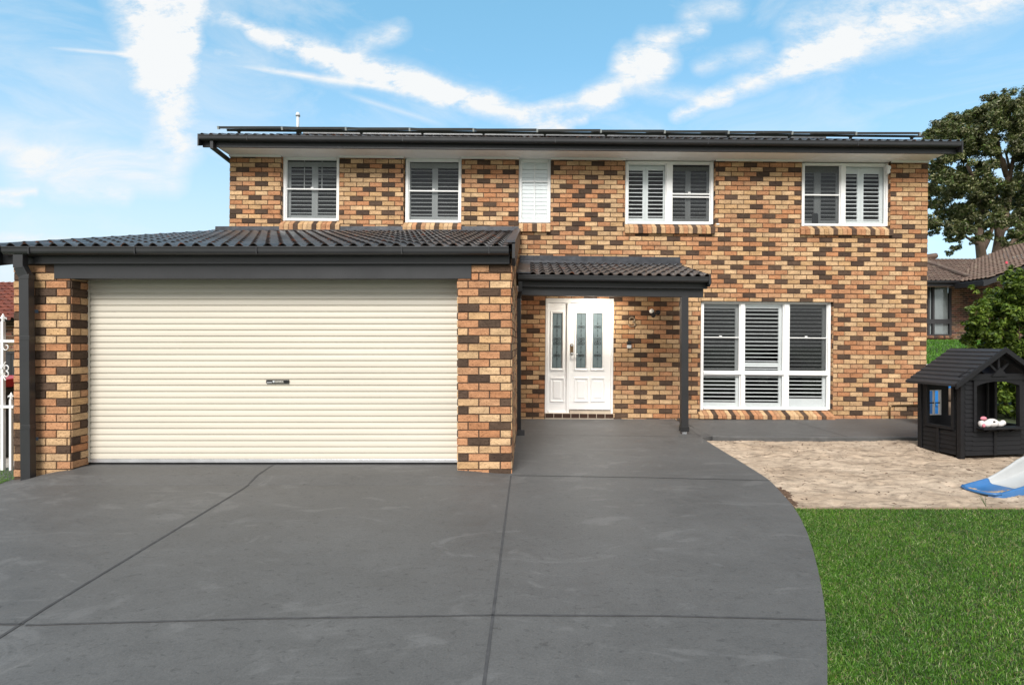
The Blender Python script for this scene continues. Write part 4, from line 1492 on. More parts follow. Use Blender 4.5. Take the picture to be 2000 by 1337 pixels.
for s in (1, -1):
    mb = MB()
    x0_, x1_ = (EX, cxp) if s == 1 else (PW - EX, cxp)
    z0_, z1_ = .915, RZ
    nb = 9
    for i in range(nb):
        t0, t1 = i / nb, (i + 1) / nb
        a = (lerp(x0_, x1_, t0), lerp(z0_, z1_, t0) + .018); b = (lerp(x0_, x1_, t1) + s * .004, lerp(z0_, z1_, t1) + .004)
        c = (lerp(x0_, x1_, t1), lerp(z0_, z1_, t1) - .012); d = (lerp(x0_, x1_, t0), lerp(z0_, z1_, t0) - .012)
        mb.prism([a, b, c, d], -.10, PD_ + .04, axis='y')
    mb.build('roof_panel', M['black_roof'], play, pt)
    mb = MB()
    mb.prism([(x0_, z0_ - .045), (x0_, z0_ + .022), (x1_, z1_ + .022), (x1_, z1_ - .045)], -.125, -.1005, axis='y')
    mb.build('bargeboard', bw_, play, pt, bevel=.002)
    mb = MB()
    mb.prism([(x0_ + s * .14, z0_ + .045), (x0_ + s * .14, z0_ + .115), (cxp, z1_ - .03), (cxp, z1_ - .10)], -.034, -.014, axis='y')
    mb.build('rafter', bw_, play, pt)

# soft toy on the counter
def ptb(x, y, z): return pt((x, y, z))
zb = wz0 + .008
mb = MB()
mb.ball((.40, -.045, zb + .052), .085, .06, .055, 16, 10)
mb.ball((.31, -.05, zb + .04), .055, .05, .042, 14, 8)
mb.ball((.51, -.04, zb + .036), .06, .045, .036, 14, 8)
mb.ball((.555, -.05, zb + .052), .034, .03, .034, 12, 8)
mb.ball((.25, -.045, zb + .045), .035, .04, .045, 12, 8)
toy = mb.build('soft_toy', M['plush'], None, pt, smooth=True)
tag(toy, 'white and pink plush animal lying on the playhouse counter', 'soft toy')
mb = MB()
mb.ball((.262, -.06, zb + .115), .044, .02, .024, 12, 8); mb.ball((.245, -.075, zb + .03), .02, .02, .028, 10, 6)
mb.build('ear', M['pink'], toy, pt, smooth=True)
mb = MB(); mb.ball((.375, -.097, zb + .075), .017, .010, .012, 10, 6)
mb.build('eye', M['black_plastic'], toy, pt, smooth=True)

# blue plastic toy and rocks seen through the playhouse
mb = MB()
bx, by, bz = 7.16, 8.75, 0
prof = [(-.53, .0), (-.53, .60), (-.42, .90), (-.24, .93), (-.16, .62), (-.06, .30), (.02, 0)]
mb.prism([(bx + a, bz + b) for a, b in prof], by, by + .28, axis='y')
mb.prism([(bx - .50, .36), (bx - .2, .36), (bx - .25, .42), (bx - .50, .42)], by - .02, by - .001, axis='y')
tag(mb.build('plastic_toy', M['bright_blue'], None, None, bevel=.03), 'bright blue plastic shape seen through the black playhouse', 'plastic toy')
for (x, y, zc, r, rz, lb) in ((6.53, 8.30, .22, .12, .27, 'brown rock behind the playhouse, lower of the stacked pair'), (6.55, 8.30, .58, .095, .10, 'brown rock behind the playhouse, upper of the stacked pair')):
    mb = MB(); mb.ball((0, 0, 0), r, r * .8, rz, 16, 12)
    vv = []
    for v in mb.v:
        p = Vector(v); p *= 1 + .3 * noise.noise(p * 6 + Vector((x, r * 40, 0))); vv.append((p.x + x, p.y + y, p.z + zc))
    mb.v = vv
    tag(mb.build('rock', M['rock'], None, None, smooth=True), lb, 'rock', 'rocks behind the playhouse')

# ================================================================= slide
SA = math.radians(20)
SO = Vector((4.53, 5.155, 0))


def ps(v):
    s, w, z = v
    return (SO.x + s * math.cos(SA) - w * math.sin(SA), SO.y + s * math.sin(SA) + w * math.cos(SA), z)


SW = .36
slide = tag(empty('slide', ps((.4, SW / 2, -.1))), "child's plastic slide, blue landing tray and pale grey chute, in the sand", 'slide')


def zsl(s):
    if s < .45: return -.092 + .03 * s
    t = s - .45
    return -.0785 + (.05 * t + .17 * t * t if t < .9 else .1827 + .356 * (t - .9))


hwall = lambda s: .022 + .028 * min(1, s / .45) if s < .45 else .05 + .09 * min(1, (s - .45) / .5)


def chute(s0, s1, n_, name, m_):
    mb = MB(); V = []
    for i in range(n_ + 1):
        s = lerp(s0, s1, i / n_)
        z = zsl(s); h = hwall(s)
        k = math.sqrt(max(0.02, min(1, (s + .03) / .10))) if s < .07 else 1
        m = SW / 2
        a, b = lerp(m, 0, k), lerp(m, SW, k)
        V += [(s, a, z - .06), (s, a, z + h * .8), (s, a + .006, z + h * .95), (s, a + .014, z + h), (s, a + .026, z + h * .95), (s, a + .032, z + h * .75), (s, a + .042, z + .012), (s, a + .058, z),
              (s, b - .058, z), (s, b - .042, z + .012), (s, b - .032, z + h * .75), (s, b - .026, z + h * .95), (s, b - .014, z + h), (s, b - .006, z + h * .95), (s, b, z + h * .8), (s, b, z - .06)]
    n = 16
    mb.faces(V, [(i * n + k, (i + 1) * n + k, (i + 1) * n + k + 1, i * n + k + 1) for i in range(n_) for k in range(n - 1)])
    return mb.build(name, m_, slide, ps, smooth=True)


chute(.453, 2.1, 30, 'chute', M['slide_grey'])
tray = chute(.0, .45, 16, 'landing_tray', M['blue'])
mb = MB()
mb.tube([(.07, .014, -.072), (.02, .035, -.076), (-.006, .09, -.08), (-.016, SW / 2, -.082), (-.006, SW - .09, -.08), (.02, SW - .035, -.076), (.07, SW - .014, -.072)], .0145, 10)
mb.build('rim', M['blue'], tray, ps, smooth=True)
mb = MB()
for w in (.03, SW - .03): mb.bar((2.12, w, -.1), (2.3, w, .9), .04, .04)
for z in (.2, .45, .7): mb.bar((2.145 + z * .156, .03, z), (2.145 + z * .156, SW - .03, z), .035, .035)
mb.box(2.08, 2.24, .02, SW - .02, .36, .40)
mb.build('ladder', M['blue'], slide, ps)
# drift of sand inside the tray
mb = MB()
V = []
for j in range(22):
    for i in range(34):
        s = lerp(-.005, .44, i / 33); w = lerp(.045, SW - .045, j / 21)
        cover = .010 * noise.noise(Vector((s * 14, w * 14, 1))) + .007 * noise.noise(Vector((s * 45, w * 40, 2))) - .004 + .018 * sstep(.22, .0, s) + .007 * sstep(.15, .04, w) - .007 * sstep(.14, .25, w)
        V.append((s, w, zsl(s) + cover))
mb.faces(V, [(j * 34 + i, j * 34 + i + 1, (j + 1) * 34 + i + 1, (j + 1) * 34 + i) for j in range(21) for i in range(33)])
tag(mb.build('sand', M['sand'], None, ps, smooth=True), 'loose sand drifted over the blue landing of the slide', 'sand', kind='stuff')

# ================================================================= left side: gate, bins, fence, red-roofed house
gd_ = 6.35
gate = tag(empty('iron_gate', (-6.3, gd_, -.2)), 'white wrought iron gate with fleur-de-lis finials beside the garage', 'gate')
gz = lambda py: HC - (py - CY) / F * gd_
gxp = lambda px: (px - CX) / F * gd_
def fleur(mb, x, z, s=1.0):
    mb.tube([(x, gd_, z - .012 * s), (x, gd_, z + .03 * s), (x, gd_, z + .062 * s)], [.009 * s, .015 * s, .003 * s], 8)
    for k in (-1, 1):
        mb.tube([(x, gd_, z), (x + k * .016 * s, gd_, z + .022 * s), (x + k * .03 * s, gd_, z + .024 * s), (x + k * .033 * s, gd_, z + .006 * s)], [.006 * s, .007 * s, .006 * s, .004 * s], 6)
    mb.ball((x, gd_, z - .008 * s), .017 * s, .017 * s, .006 * s, 8, 5)
xr = -6.14
for py, h in ((666, .03), (794, .03), (921, .04)):
    mb = MB()
    mb.box(-7.45, -6.03 if py < 700 else xr + .05, gd_ - .02, gd_ + .02, gz(py) - h / 2, gz(py) + h / 2)
    mb.build('rail', M['iron_white'], gate, bevel=.003)
for i in range(8):
    x = gxp(6) - .0 - i * .21 + 0
    mb = MB(); mb.box(x - .016, x + .016, gd_ - .0165, gd_ + .0165, gz(919), gz(628)); fleur(mb, x, gz(625), 1.25)
    mb.build('tall_picket', M['iron_white'], gate)
    x2 = gxp(22) - i * .21
    mb = MB(); mb.box(x2 - .013, x2 + .013, gd_ - .015, gd_ + .015, gz(919), gz(780)); fleur(mb, x2, gz(777), 1.1)
    mb.build('short_picket', M['iron_white'], gate)
    mb = MB()
    for sx in (-1, 1):
        for sz in (-1, 1):
            pts = []
            for t in np.linspace(0, 1, 18):
                a = -math.pi * .5 + t * math.pi * 1.7
                r = .036 * (1 - .35 * t)
                pts.append((x + sx * (.055 + r * math.cos(a) * .9), gd_ - .02, gz(724) + sz * (.038 + r * math.sin(a))))
            mb.tube(pts, .006, 6)
            mb.tube([(x, gd_ - .02, gz(724) + sz * .02), (x + sx * .02, gd_ - .02, gz(724) + sz * .06), (x + sx * .05, gd_ - .02, gz(724) + sz * .11)], .006, 6)
    mb.build('scrollwork', M['iron_white'], gate)
    mb = MB()
    for sx in (-1, 1):
        pts = [(x + sx * (.02 + .03 * (1 - math.cos(a))), gd_ - .02, gz(671) - .04 - .035 * math.sin(a) * (1 if a < 4 else .7)) for a in np.linspace(0, 4.6, 14)]
        mb.tube(pts, .006, 6)
    mb.build('scrollwork', M['iron_white'], gate)

bin_ = tag(empty('wheelie_bin', (-7.35, 7.35, -.15)), 'dark wheelie bin with red lid behind the white gate', 'bin')
mb = MB()
b0 = [(-7.62, 7.15), (-7.08, 7.15), (-7.08, 7.62), (-7.62, 7.62)]; b1 = [(-7.68, 7.05), (-7.02, 7.05), (-7.02, 7.72), (-7.68, 7.72)]
V = [(x, y, -.14) for x, y in b0] + [(x, y, .80) for x, y in b1]
mb.faces(V, [(0, 1, 5, 4), (1, 2, 6, 5), (2, 3, 7, 6), (3, 0, 4, 7), (4, 5, 6, 7), (3, 2, 1, 0)])
mb.build('bin_body', M['bin_green'], bin_, None, bevel=.02)
mb = MB(); mb.prism([(7.0, .802), (7.0, .86), (7.1, .91), (7.7, .93), (7.78, .85), (7.78, .802)], -7.72, -6.98)
mb.build('lid', M['red_plastic'], bin_, None, bevel=.012)
for x in (-7.70, -7.0):
    mb = MB(); mb.tube([(x - .02, 7.62, -.06), (x + .03, 7.62, -.06)], .09, 14); mb.build('wheel', M['black_plastic'], bin_)

fence = tag(empty('side_fence', (-9, 8.7, -.2)), 'dark grey panel fence behind the bin and white gate', 'fence')
mb = MB()
for i in range(12): mb.box(-10.8 + i * .3, -10.8 + i * .3 + .292, 8.70, 8.72, -.25, 1.22)
mb.build('panel', M['trim2'], fence)
for za, zb_ in ((1.221, 1.26), (-.28, -.251)):
    mb = MB(); mb.box(-10.8, -7.2, 8.69, 8.73, za, zb_); mb.build('rail', M['trim2'], fence)
mb = MB(); mb.box(-8.6, -6.0, 6.5, 8.6, -.28, -.168)
tag(mb.build('footpath', M['pale_concrete']), kind='structure')

nh = tag(empty('neighbour_house', (-16, 14, -.3)), 'brown brick house with red tiled roof beyond the white gate', 'house')


def brown_tone(rnd, last):
    c = rnd.choice([(.16, .085, .055), (.20, .105, .065), (.10, .06, .045), (.24, .13, .08), (.07, .045, .035)])
    return 0, tuple(x * rnd.uniform(.85, 1.15) for x in c)


M['mortar_pale'] = plain('pale_mortar', (.40, .31, .24), .9, var=.15)
mb = MB()
bricks(mb, -17, -11.6, -.3, 2.05, lambda u, v, w: (u, 14 - w, v), seed=61, tone=brown_tone)
mb.box(-17, -11.6, 14, 20, -.4, 2.05, 1)
mb.build('wall', [M['brick'], M['mortar_pale']], nh)
tiles('roof', -17.5, -11.3, 13.55, 1.98, 17.2, 3.32, None, parent=nh, seed=13, mats=[M['red_tile'], M['red_tile'], M['dark']], roll=.2, amp=.05)
mb = MB(); mb.prism([(17.2, 3.34), (20.6, 2.0), (20.6, 1.95), (17.2, 3.28)], -17.5, -11.3)
mb.build('rear_roof', M['red_tile'], nh)
mb = MB(); mb.prism([(13.5, 2.03), (13.5, 1.84), (17.2, 3.18), (20.6, 1.84), (20.6, 2.0), (17.2, 3.34)], -11.32, -11.26)
mb.build('bargeboard', M['timber'], nh)
# ================================================================= brown-roofed neighbour house on the right
n2 = tag(empty('neighbour_house', (19, 23, 1.5)), 'single-storey brown brick house with brown tiled roof behind the playhouse', 'house')
ZG2 = 1.5
mb = MB()
win = (17.16, 18.18, 1.70, 3.90)
bricks(mb, 14.0, 20.2, ZG2 - .05, 3.95, lambda u, v, w: (u, 23 - w, v), [win], seed=71, tone=brown_tone, joint=.014)
for (a, b, c, d) in rect_minus(14.0, 30, ZG2 - .4, 4.0, [win]): mb.box(a, b, 23, 23.11, c, d, 1)
# projecting wing
WX = 18.95
bricks(mb, WX - 1.0 + .0, WX + .62, ZG2 - .05, 3.85, lambda u, v, w: (u + 1.0, 21.6 - w, v), seed=72, tone=brown_tone, joint=.014)
bricks(mb, 21.6, 23, ZG2 - .05, 3.85, lambda u, v, w: (WX - w, u, v), seed=73, tone=brown_tone, joint=.014)
mb.box(WX, 30, 21.6, 23, ZG2 - .4, 3.9, 1)
mb.box(14.0, 30, 28.0, 28.2, ZG2 - .4, 4.0, 1); mb.box(14.0, 14.1, 23.12, 28, ZG2 - .4, 4.0, 1)
mb.build('wall', [M['brick'], M['mortar_pale']], n2)
mb = MB()
mb.box(19.75, 30, 21.52, 21.59, ZG2 + 1.75, 4.6)
mb.prism([(19.75, 4.61), (30, 4.61), (30, 6.6), (24.4, 6.0)], 21.53, 21.58, axis='y')
mb.build('gable_infill', M['trim'], n2)
mb = MB()
fx = [(17.16, 17.24), (17.37, 17.45), (18.10, 18.18)]
for a, b in fx: mb.box(a, b, 22.95, 23.05, 1.78, 3.9)
mb.box(17.0, 18.18, 22.94, 23.04, 2.22, 2.42); mb.box(17.0, 18.18, 22.945, 23.045, 1.72, 1.78); mb.box(17.0, 18.18, 22.945, 23.045, 3.84, 3.9)
w2 = mb.build('window', M['dark'], n2)
mb = MB(); mb.box(17.2, 18.1, 23.06, 23.065, 1.78, 2.23); mb.box(17.2, 18.1, 23.06, 23.065, 2.42, 3.84)
mb.build('blind', M['blind'], w2)
mb = MB(); mb.box(17.2, 18.1, 23.0, 23.005, 1.78, 2.23); mb.box(17.2, 18.1, 23.0, 23.005, 2.42, 3.84)
mb.build('pane', M['glass'], w2)
mb = MB()
for i in range(16): mb.prism([(22.86, 1.62), (22.86, 1.70), (22.94, 1.725), (22.94, 1.62)], 16.95 + i * .082, 16.95 + i * .082 + .072, 0, brown_tone(random.Random(i), 0)[1])
mb.build('sill', [M['brick']], w2)
tiles('main_roof', 13.6, 30, 22.4, 3.99, 27.0, 5.62, None, parent=n2, seed=23, mats=[M['brown_tile'], M['brown_tile'], M['dark']], roll=.2, course=.35, amp=.045)
mb = MB(); mb.prism([(27, 5.62), (28.6, 4.6), (28.6, 4.5), (27, 5.5)], 13.6, 30); mb.build('rear_roof', M['brown_tile'], n2)
mb = MB()
mb.tube([(13.6, 27, 5.66), (19.6, 27.0, 5.66)], .12, 8); mb.tube([(20.6, 27.0, 5.8), (19.6, 27.0, 5.66), (18.6, 22.3, 4.1)], [.14, .14, .08], 8)
mb.build('ridge_cap', M['brown_tile'], n2)
mb = MB(); mb.prism(gutter_prof(22.38, 4.0, .1, .12), 13.6, 18.2); mb.box(13.6, 18.2, 22.38, 22.41, 3.78, 4.0)
mb.build('gutter', M['trim'], n2)
mb = MB(); mb.box(13.6, 18.6, 22.412, 22.99, 3.80, 3.815); mb.build('soffit', M['timber'], n2)
# wing roof: eave on the left, gable facing the street
def wing(name, x0, z0, x1, z1, y0, y1, nrow):
    mb = MB()
    L = math.hypot(x1 - x0, z1 - z0); ux, uz = (x1 - x0) / L, (z1 - z0) / L
    ny_ = int((y1 - y0) / .2) * 6
    ys = np.linspace(y0, y1, ny_ + 1)
    for r in range(nrow):
        s0, s1 = L * r / nrow, L * (r + 1) / nrow
        V0, V1, V2 = [], [], []
        for y in ys:
            t = ((y - y0) / .2) % 1; h = .045 * math.sin(math.pi * t / .62) if t < .62 else 0
            for arr, s, hh in ((V0, s0, h + .035), (V1, s1, h), (V2, s0 + .004, h + .01)):
                arr.append((x0 + ux * s - uz * hh, y, z0 + uz * s + ux * hh))
        n = len(ys)
        mb.faces(V0 + V1, [(i, i + 1, n + i + 1, n + i) for i in range(n - 1)])
        mb.faces(V2 + V0, [(i, i + 1, n + i + 1, n + i) for i in range(n - 1)])
    return mb.build(name, M['brown_tile'], n2)
wing('wing_roof', 17.95, 3.92, 24.4, 6.28, 20.9, 26.8, 19)
mb = MB()
mb.prism([(17.75, 3.60), (17.75, 3.80), (24.4, 6.25), (28, 4.9), (28, 4.65), (24.4, 6.0)], 20.84, 20.895, axis='y')
mb.prism([(17.78, 3.66), (17.95, 3.66), (17.95, 3.90), (17.78, 3.86)], 20.9, 22.3, axis='y')
mb.build('bargeboard', M['trim'], n2)
mb = MB(); mb.prism([(17.96, 3.76), (24.4, 6.05), (24.4, 6.03), (17.96, 3.74)], 20.9, 22.9, axis='y')
mb.build('wing_soffit', M['timber'], n2)


# ================================================================= foliage
def leaves(clumps, per_area, size, kinds, aspect=.45, up=.25, dens_edge=.75, cross=False, shell=.55, clump_var=.25):
    """clumps [(x,y,z,r)] -> scattered leaf quads"""
    Vs, Ts = [], []
    for (x, y, z, r) in clumps:
        n = int(per_area * r * r)
        d = RNG.normal(0, 1, (n, 3)); d /= np.linalg.norm(d, axis=1, keepdims=True)
        rad = r * (shell + (1 - shell) * RNG.random(n) ** .6) * RNG.uniform(.8, 1.12, n)
        p = np.array([x, y, z]) + d * rad[:, None] * np.array([1, 1, .85])
        nrm = d + RNG.normal(0, .65, (n, 3)) + np.array([0, 0, up]); nrm /= np.linalg.norm(nrm, axis=1, keepdims=True)
        t = np.cross(nrm, RNG.normal(0, 1, (n, 3))); t /= np.linalg.norm(t, axis=1, keepdims=True)
        b = np.cross(nrm, t)
        L = size * RNG.uniform(.65, 1.3, n)[:, None]; W = L * aspect
        v = np.stack([p - t * L * .5, p + b * W * .5 + nrm * L * .06, p + t * L * .5, p - b * W * .5 + nrm * L * .06], 1)
        Vs.append(v.reshape(-1, 3))
        Ts.append(tone_green(n, kinds) * (1 + clump_var * RNG.uniform(-1, 1)))
    V = np.concatenate(Vs); T = np.concatenate(Ts)
    return V, np.arange(len(V)), T


# big gum tree behind the neighbour house
TD = 36.0
tree = tag(empty('gum_tree', ((1930 - CX) / F * TD, TD, 1.3)), 'tall gum tree with open olive-green crown rising behind the brown tiled roof', 'tree')
rnd = random.Random(19)
px = [(1945, 205, 30), (1975, 212, 34), (2010, 220, 40), (1915, 232, 30), (1945, 245, 36), (1985, 250, 38), (1872, 238, 22), (1850, 248, 26), (1828, 262, 20), (1815, 280, 14),
      (1838, 285, 24), (1868, 270, 26), (1897, 265, 28), (1885, 300, 28), (1920, 292, 30), (1858, 312, 24), (1832, 318, 18), (1900, 330, 26), (1868, 345, 24), (1838, 345, 22), (1822, 372, 18),
      (1850, 378, 24), (1886, 370, 26), (1918, 352, 22), (1938, 322, 16), (2000, 285, 26), (2020, 310, 34), (1912, 388, 26), (1945, 372, 24), (1975, 365, 22), (1998, 350, 18), (1940, 402, 28), (1972, 398, 28),
      (2006, 385, 24), (1832, 404, 20), (1825, 432, 14), (1858, 412, 24), (1888, 408, 26), (1846, 440, 20), (1872, 446, 22), (1905, 425, 26), (1935, 430, 24), (1965, 428, 22), (1996, 420, 24),
      (1865, 468, 13), (1890, 455, 16), (1858, 490, 7), (1868, 486, 6), (1985, 462, 20), (2012, 455, 28), (1992, 486, 16), (1930, 462, 13), (1905, 470, 9), (1960, 470, 12), (1812, 400, 14), (1808, 340, 16),
      (2050, 260, 44), (2075, 330, 50), (2060, 400, 44), (2050, 460, 36), (2030, 350, 30), (1790, 330, 22), (1780, 390, 22), (1795, 440, 16)]
cl = []
for (a, b, r) in px:
    for k in range(3):
        d = TD + rnd.uniform(-3.2, 3.2)
        q = P(a + rnd.uniform(-6, 6), b + rnd.uniform(-6, 6), d)
        cl.append((q.x, q.y, q.z, r / F * d * rnd.uniform(.78, 1.06)))
sub = []
for (x, y, z, r) in cl:
    for k in range(9):
        a = rnd.uniform(0, 6.28); e = rnd.uniform(-.8, .9); rr = r * rnd.uniform(.3, 1.05)
        sub.append((x + rr * math.cos(a) * math.cos(e), y + rr * math.sin(a), z + rr * math.sin(e), r * rnd.uniform(.24, .48)))
V, idx, T = leaves(sub, 1250, .20, [(4, (.088, .105, .035)), (3, (.145, .15, .066)), (2, (.05, .07, .022)), (1.8, (.23, .22, .12)), (1, (.072, .12, .027))], aspect=.38, up=.5, shell=.05, clump_var=.4)
np_mesh('crown', V, 4, idx, M['leaf_gum'], T, tree, tuple(WORLD_AT[tree.name]))


def limb(mb, pts, r0, r1, d=TD, n=7):
    q = [P(a, b, d + (c[0] if c else 0)) for a, b, *c in pts]
    rr = [lerp(r0, r1, i / (len(q) - 1)) for i in range(len(q))]
    mb.tube(q, rr, n)


mb = MB()
limb(mb, [(1918, 640), (1918, 540), (1917, 500), (1913, 470), (1912, 440), (1916, 410), (1910, 375), (1900, 345), (1888, 320)], .36, .09)
limb(mb, [(1917, 490), (1928, 470), (1936, 450), (1944, 420)], .22, .08)
limb(mb, [(1913, 478), (1900, 470), (1885, 462)], .18, .05)
limb(mb, [(1944, 640), (1944, 540), (1945, 502), (1950, 470), (1958, 440), (1966, 410), (1972, 375), (1966, 340), (1960, 310)], .34, .10)
limb(mb, [(1950, 470), (1947, 440), (1944, 415), (1948, 380)], .2, .07)
limb(mb, [(1966, 345), (1957, 318), (1953, 295), (1950, 270)], .15, .05)
limb(mb, [(1970, 365), (1974, 335), (1980, 305), (1986, 270), (1990, 240)], .16, .05)
limb(mb, [(1972, 330), (1965, 300), (1972, 280)], .09, .03)
limb(mb, [(1960, 312), (1945, 300), (1925, 282)], .09, .03)
limb(mb, [(1946, 500), (1962, 485), (1982, 468), (2010, 448), (2040, 430)], .2, .07)
limb(mb, [(1955, 455), (1975, 440), (1992, 425)], .12, .05)
limb(mb, [(1905, 350), (1880, 340), (1860, 330)], .1, .04)
mb.build('trunk', M['bark'], tree, smooth=True)

# shrub behind the playhouse
BD = 10.4
shrub = tag(empty('flowering_shrub', ((1990 - CX) / F * BD, BD, .05)), 'rounded bright green shrub with a pink flower at its top behind the playhouse', 'shrub')
rnd = random.Random(4)
px = [(1983, 548, 20), (1972, 562, 26), (1998, 565, 30), (1958, 585, 26), (1985, 595, 34), (1935, 600, 22), (1915, 615, 20), (1955, 618, 32), (1990, 632, 40), (1925, 640, 28), (1905, 640, 20), (1895, 662, 16),
      (1918, 668, 26), (1950, 660, 36), (1985, 675, 40), (2020, 600, 44), (2025, 660, 50), (1900, 688, 16), (1925, 695, 30), (1960, 710, 40), (2000, 720, 44), (1930, 740, 34), (1970, 760, 42), (2010, 780, 46), (1940, 785, 34),
      (1975, 815, 40), (2075, 640, 60), (2075, 720, 60), (2060, 580, 40), (2050, 800, 50), (2100, 690, 50), (1895, 725, 18), (1903, 765, 22), (1912, 800, 20)]
cl = []
for (a, b, r) in px:
    for k in range(2):
        d = BD + rnd.uniform(-.55, .75); q = P(a, b, d); cl.append((q.x, q.y, max(.2, q.z), r / F * d))
sub = []
for (x, y, z, r) in cl:
    for k in range(7):
        a = rnd.uniform(0, 6.28); e = rnd.uniform(-.9, 1.2); rr = r * rnd.uniform(.55, 1.0)
        sub.append((x + rr * math.cos(a) * math.cos(e), y + rr * math.sin(a) * math.cos(e), max(.1, z + rr * math.sin(e)), r * rnd.uniform(.28, .42)))
for (a, b) in ((1974, 522), (1970, 530), (1990, 526), (1978, 537), (1880, 605), (1889, 602), (1876, 642), (1898, 560), (1908, 570)):
    if b < 560 or a > 1885:
        q = P(a, b, BD); sub.append((q.x, q.y, q.z, .055))
V, idx, T = leaves(sub, 7800, .085, [(4, (.075, .125, .017)), (3.2, (.12, .175, .025)), (2, (.038, .066, .012)), (1.6, (.19, .25, .045))], aspect=.45, up=.75, shell=.25, clump_var=.3)
np_mesh('crown', V, 4, idx, M['leaf_bush'], T, shrub, tuple(WORLD_AT[shrub.name]))
mb = MB()
for (a, b) in ((1983, 545), (1955, 600), (1925, 640), (2010, 600), (2050, 640), (1940, 700)):
    q = P(a, b, BD + .1)
    b0_ = Vector((9.6 + rnd.uniform(-.2, .2), BD + .1, -.1))
    mb.tube([b0_, b0_.lerp(q, .5) + Vector((0, 0, .1)), q], [.04, .025, .008], 6)
q = P(1976, 514, BD); mb.tube([P(1982, 545, BD), q], [.008, .004], 5)
mb.build('stem', M['stem'], shrub)
for (a, b, s) in ((1965, 513, .028),):
    q = P(a, b, BD - .5); mb = MB()
    for k in range(5):
        t = k * 1.257
        mb.ball((q.x + s * .5 * math.cos(t), q.y - .01, q.z + s * .5 * math.sin(t)), s * .5, s * .3, s * .5, 8, 5)
    mb.build('flower', M['petal'], shrub, smooth=True)

# ================================================================= sky, sun, camera
SUN = Vector((-.17, -.80, .74)).normalized()
el = math.asin(SUN.z); az = math.atan2(SUN.x, SUN.y)
world = bpy.data.worlds.new('World'); scene.world = world; world.use_nodes = True
t = NT(world.node_tree)
bg = t.n['Background']
sky = t.new('ShaderNodeTexSky', sky_type='NISHITA')
sky.sun_disc = False; sky.sun_elevation = el; sky.sun_rotation = az
sky.altitude = 20; sky.air_density = 1.0; sky.dust_density = .6; sky.ozone_density = 1.6
D = t.new('ShaderNodeTexCoord').outputs['Generated']
sep = t.new('ShaderNodeSeparateXYZ'); t.l.new(D, sep.inputs[0])
fwd = t.math('MAXIMUM', sep.outputs[1], .08)
u = t.math('DIVIDE', sep.outputs[0], fwd); v = t.math('DIVIDE', sep.outputs[2], fwd)
cmb = t.new('ShaderNodeCombineXYZ'); t.l.new(u, cmb.inputs[0]); t.l.new(v, cmb.inputs[1])
UV = cmb.outputs[0]
w1 = t.new('ShaderNodeTexNoise'); w1.inputs['Scale'].default_value = 5.5; w1.inputs['Detail'].default_value = 7; w1.inputs['Roughness'].default_value = .66
t.l.new(UV, w1.inputs['Vector'])
warp = t.vmath('SCALE', t.vmath('SUBTRACT', w1.outputs['Color'], (.5, .5, .5)), scale=.042)
WUV = t.vmath('MULTIPLY', t.vmath('ADD', UV, warp), (1, 1, 0))
wisp = t.noise(t.mapping(UV, (1, 2.0, 1), (0, 0, -.35)), 15, 9, .70, dist=.15)
wisp2 = t.noise(t.mapping(UV, (1, 3.2, 1), (0, 0, .25)), 5, 7, .66, dist=.8)
masks = []


def streak(a, b, w0, w1_, s, base=WUV, soft=1.0, tex=wisp, lo=.33, hi=.62):
    A = ((a[0] - CX) / F, (CY - a[1]) / F, 0); B = ((b[0] - CX) / F, (CY - b[1]) / F, 0)
    dv = (B[0] - A[0], B[1] - A[1], 0); L2 = dv[0] ** 2 + dv[1] ** 2
    pa = t.vmath('SUBTRACT', base, A)
    h = t.math('DIVIDE', t.vmath('DOT_PRODUCT', pa, dv), L2, clamp=True)
    dist = t.vmath('LENGTH', t.vmath('SUBTRACT', pa, t.vmath('SCALE', dv, scale=h)))
    wd = t.math('MULTIPLY_ADD', h, (w1_ - w0) / F, w0 / F)
    x = t.math('SUBTRACT', 1.0, t.math('DIVIDE', dist, wd), clamp=True)
    x = t.math('POWER', x, 1.15 * soft)
    tx = t.new('ShaderNodeMapRange'); tx.inputs['From Min'].default_value = lo; tx.inputs['From Max'].default_value = hi
    tx.inputs['To Min'].default_value = .22; tx.inputs['To Max'].default_value = 1.0
    t.l.new(tex, tx.inputs['Value'])
    if base is UV:                                   # thin trails fade out at both ends
        e = t.math('MULTIPLY', t.math('MULTIPLY', h, t.math('SUBTRACT', 1.0, h)), 5.0, clamp=True)
        x = t.math('MULTIPLY', x, e)
    masks.append(t.math('MULTIPLY', t.math('MULTIPLY', x, tx.outputs[0]), s * CLOUD_K))


streak((660, 125), (880, 190), 44, 36, .8)
streak((505, 66), (1095, 256), 36, 34, 1.82)
streak((620, 92), (960, 196), 46, 30, 0.74)
streak((285, -40), (318, 130), 100, 85, 2.36)
streak((318, 110), (345, 275), 92, 72, 1.69)
streak((372, -20), (376, 90), 46, 26, 1.62)
streak((390, 20), (500, 62), 40, 16, 1.08)
streak((1325, 222), (1640, 88), 20, 52, 1.42)
streak((1560, 120), (2020, -25), 52, 72, 1.62)
streak((1560, 50), (1760, -5), 64, 80, 1.01)
streak((1290, 112), (1225, 118), 50, 46, 1.96)
streak((1270, 130), (1165, 195), 52, 44, 1.28)
streak((1190, 185), (1030, 218), 36, 14, 1.15)
streak((700, 82), (780, 60), 34, 30, 1.01)
streak((1265, 75), (1370, 62), 32, 24, 1.15)
streak((1370, 130), (1480, 100), 26, 34, 0.74)
streak((1270, 175), (1420, 195), 30, 20, 0.61)
streak((1080, 235), (1140, 230), 18, 14, 1.08)
streak((1350, 30), (1430, 10), 34, 34, 0.88)
streak((80, 92), (400, 120), 7, 8, 0.81, base=UV, lo=.2, hi=.5)
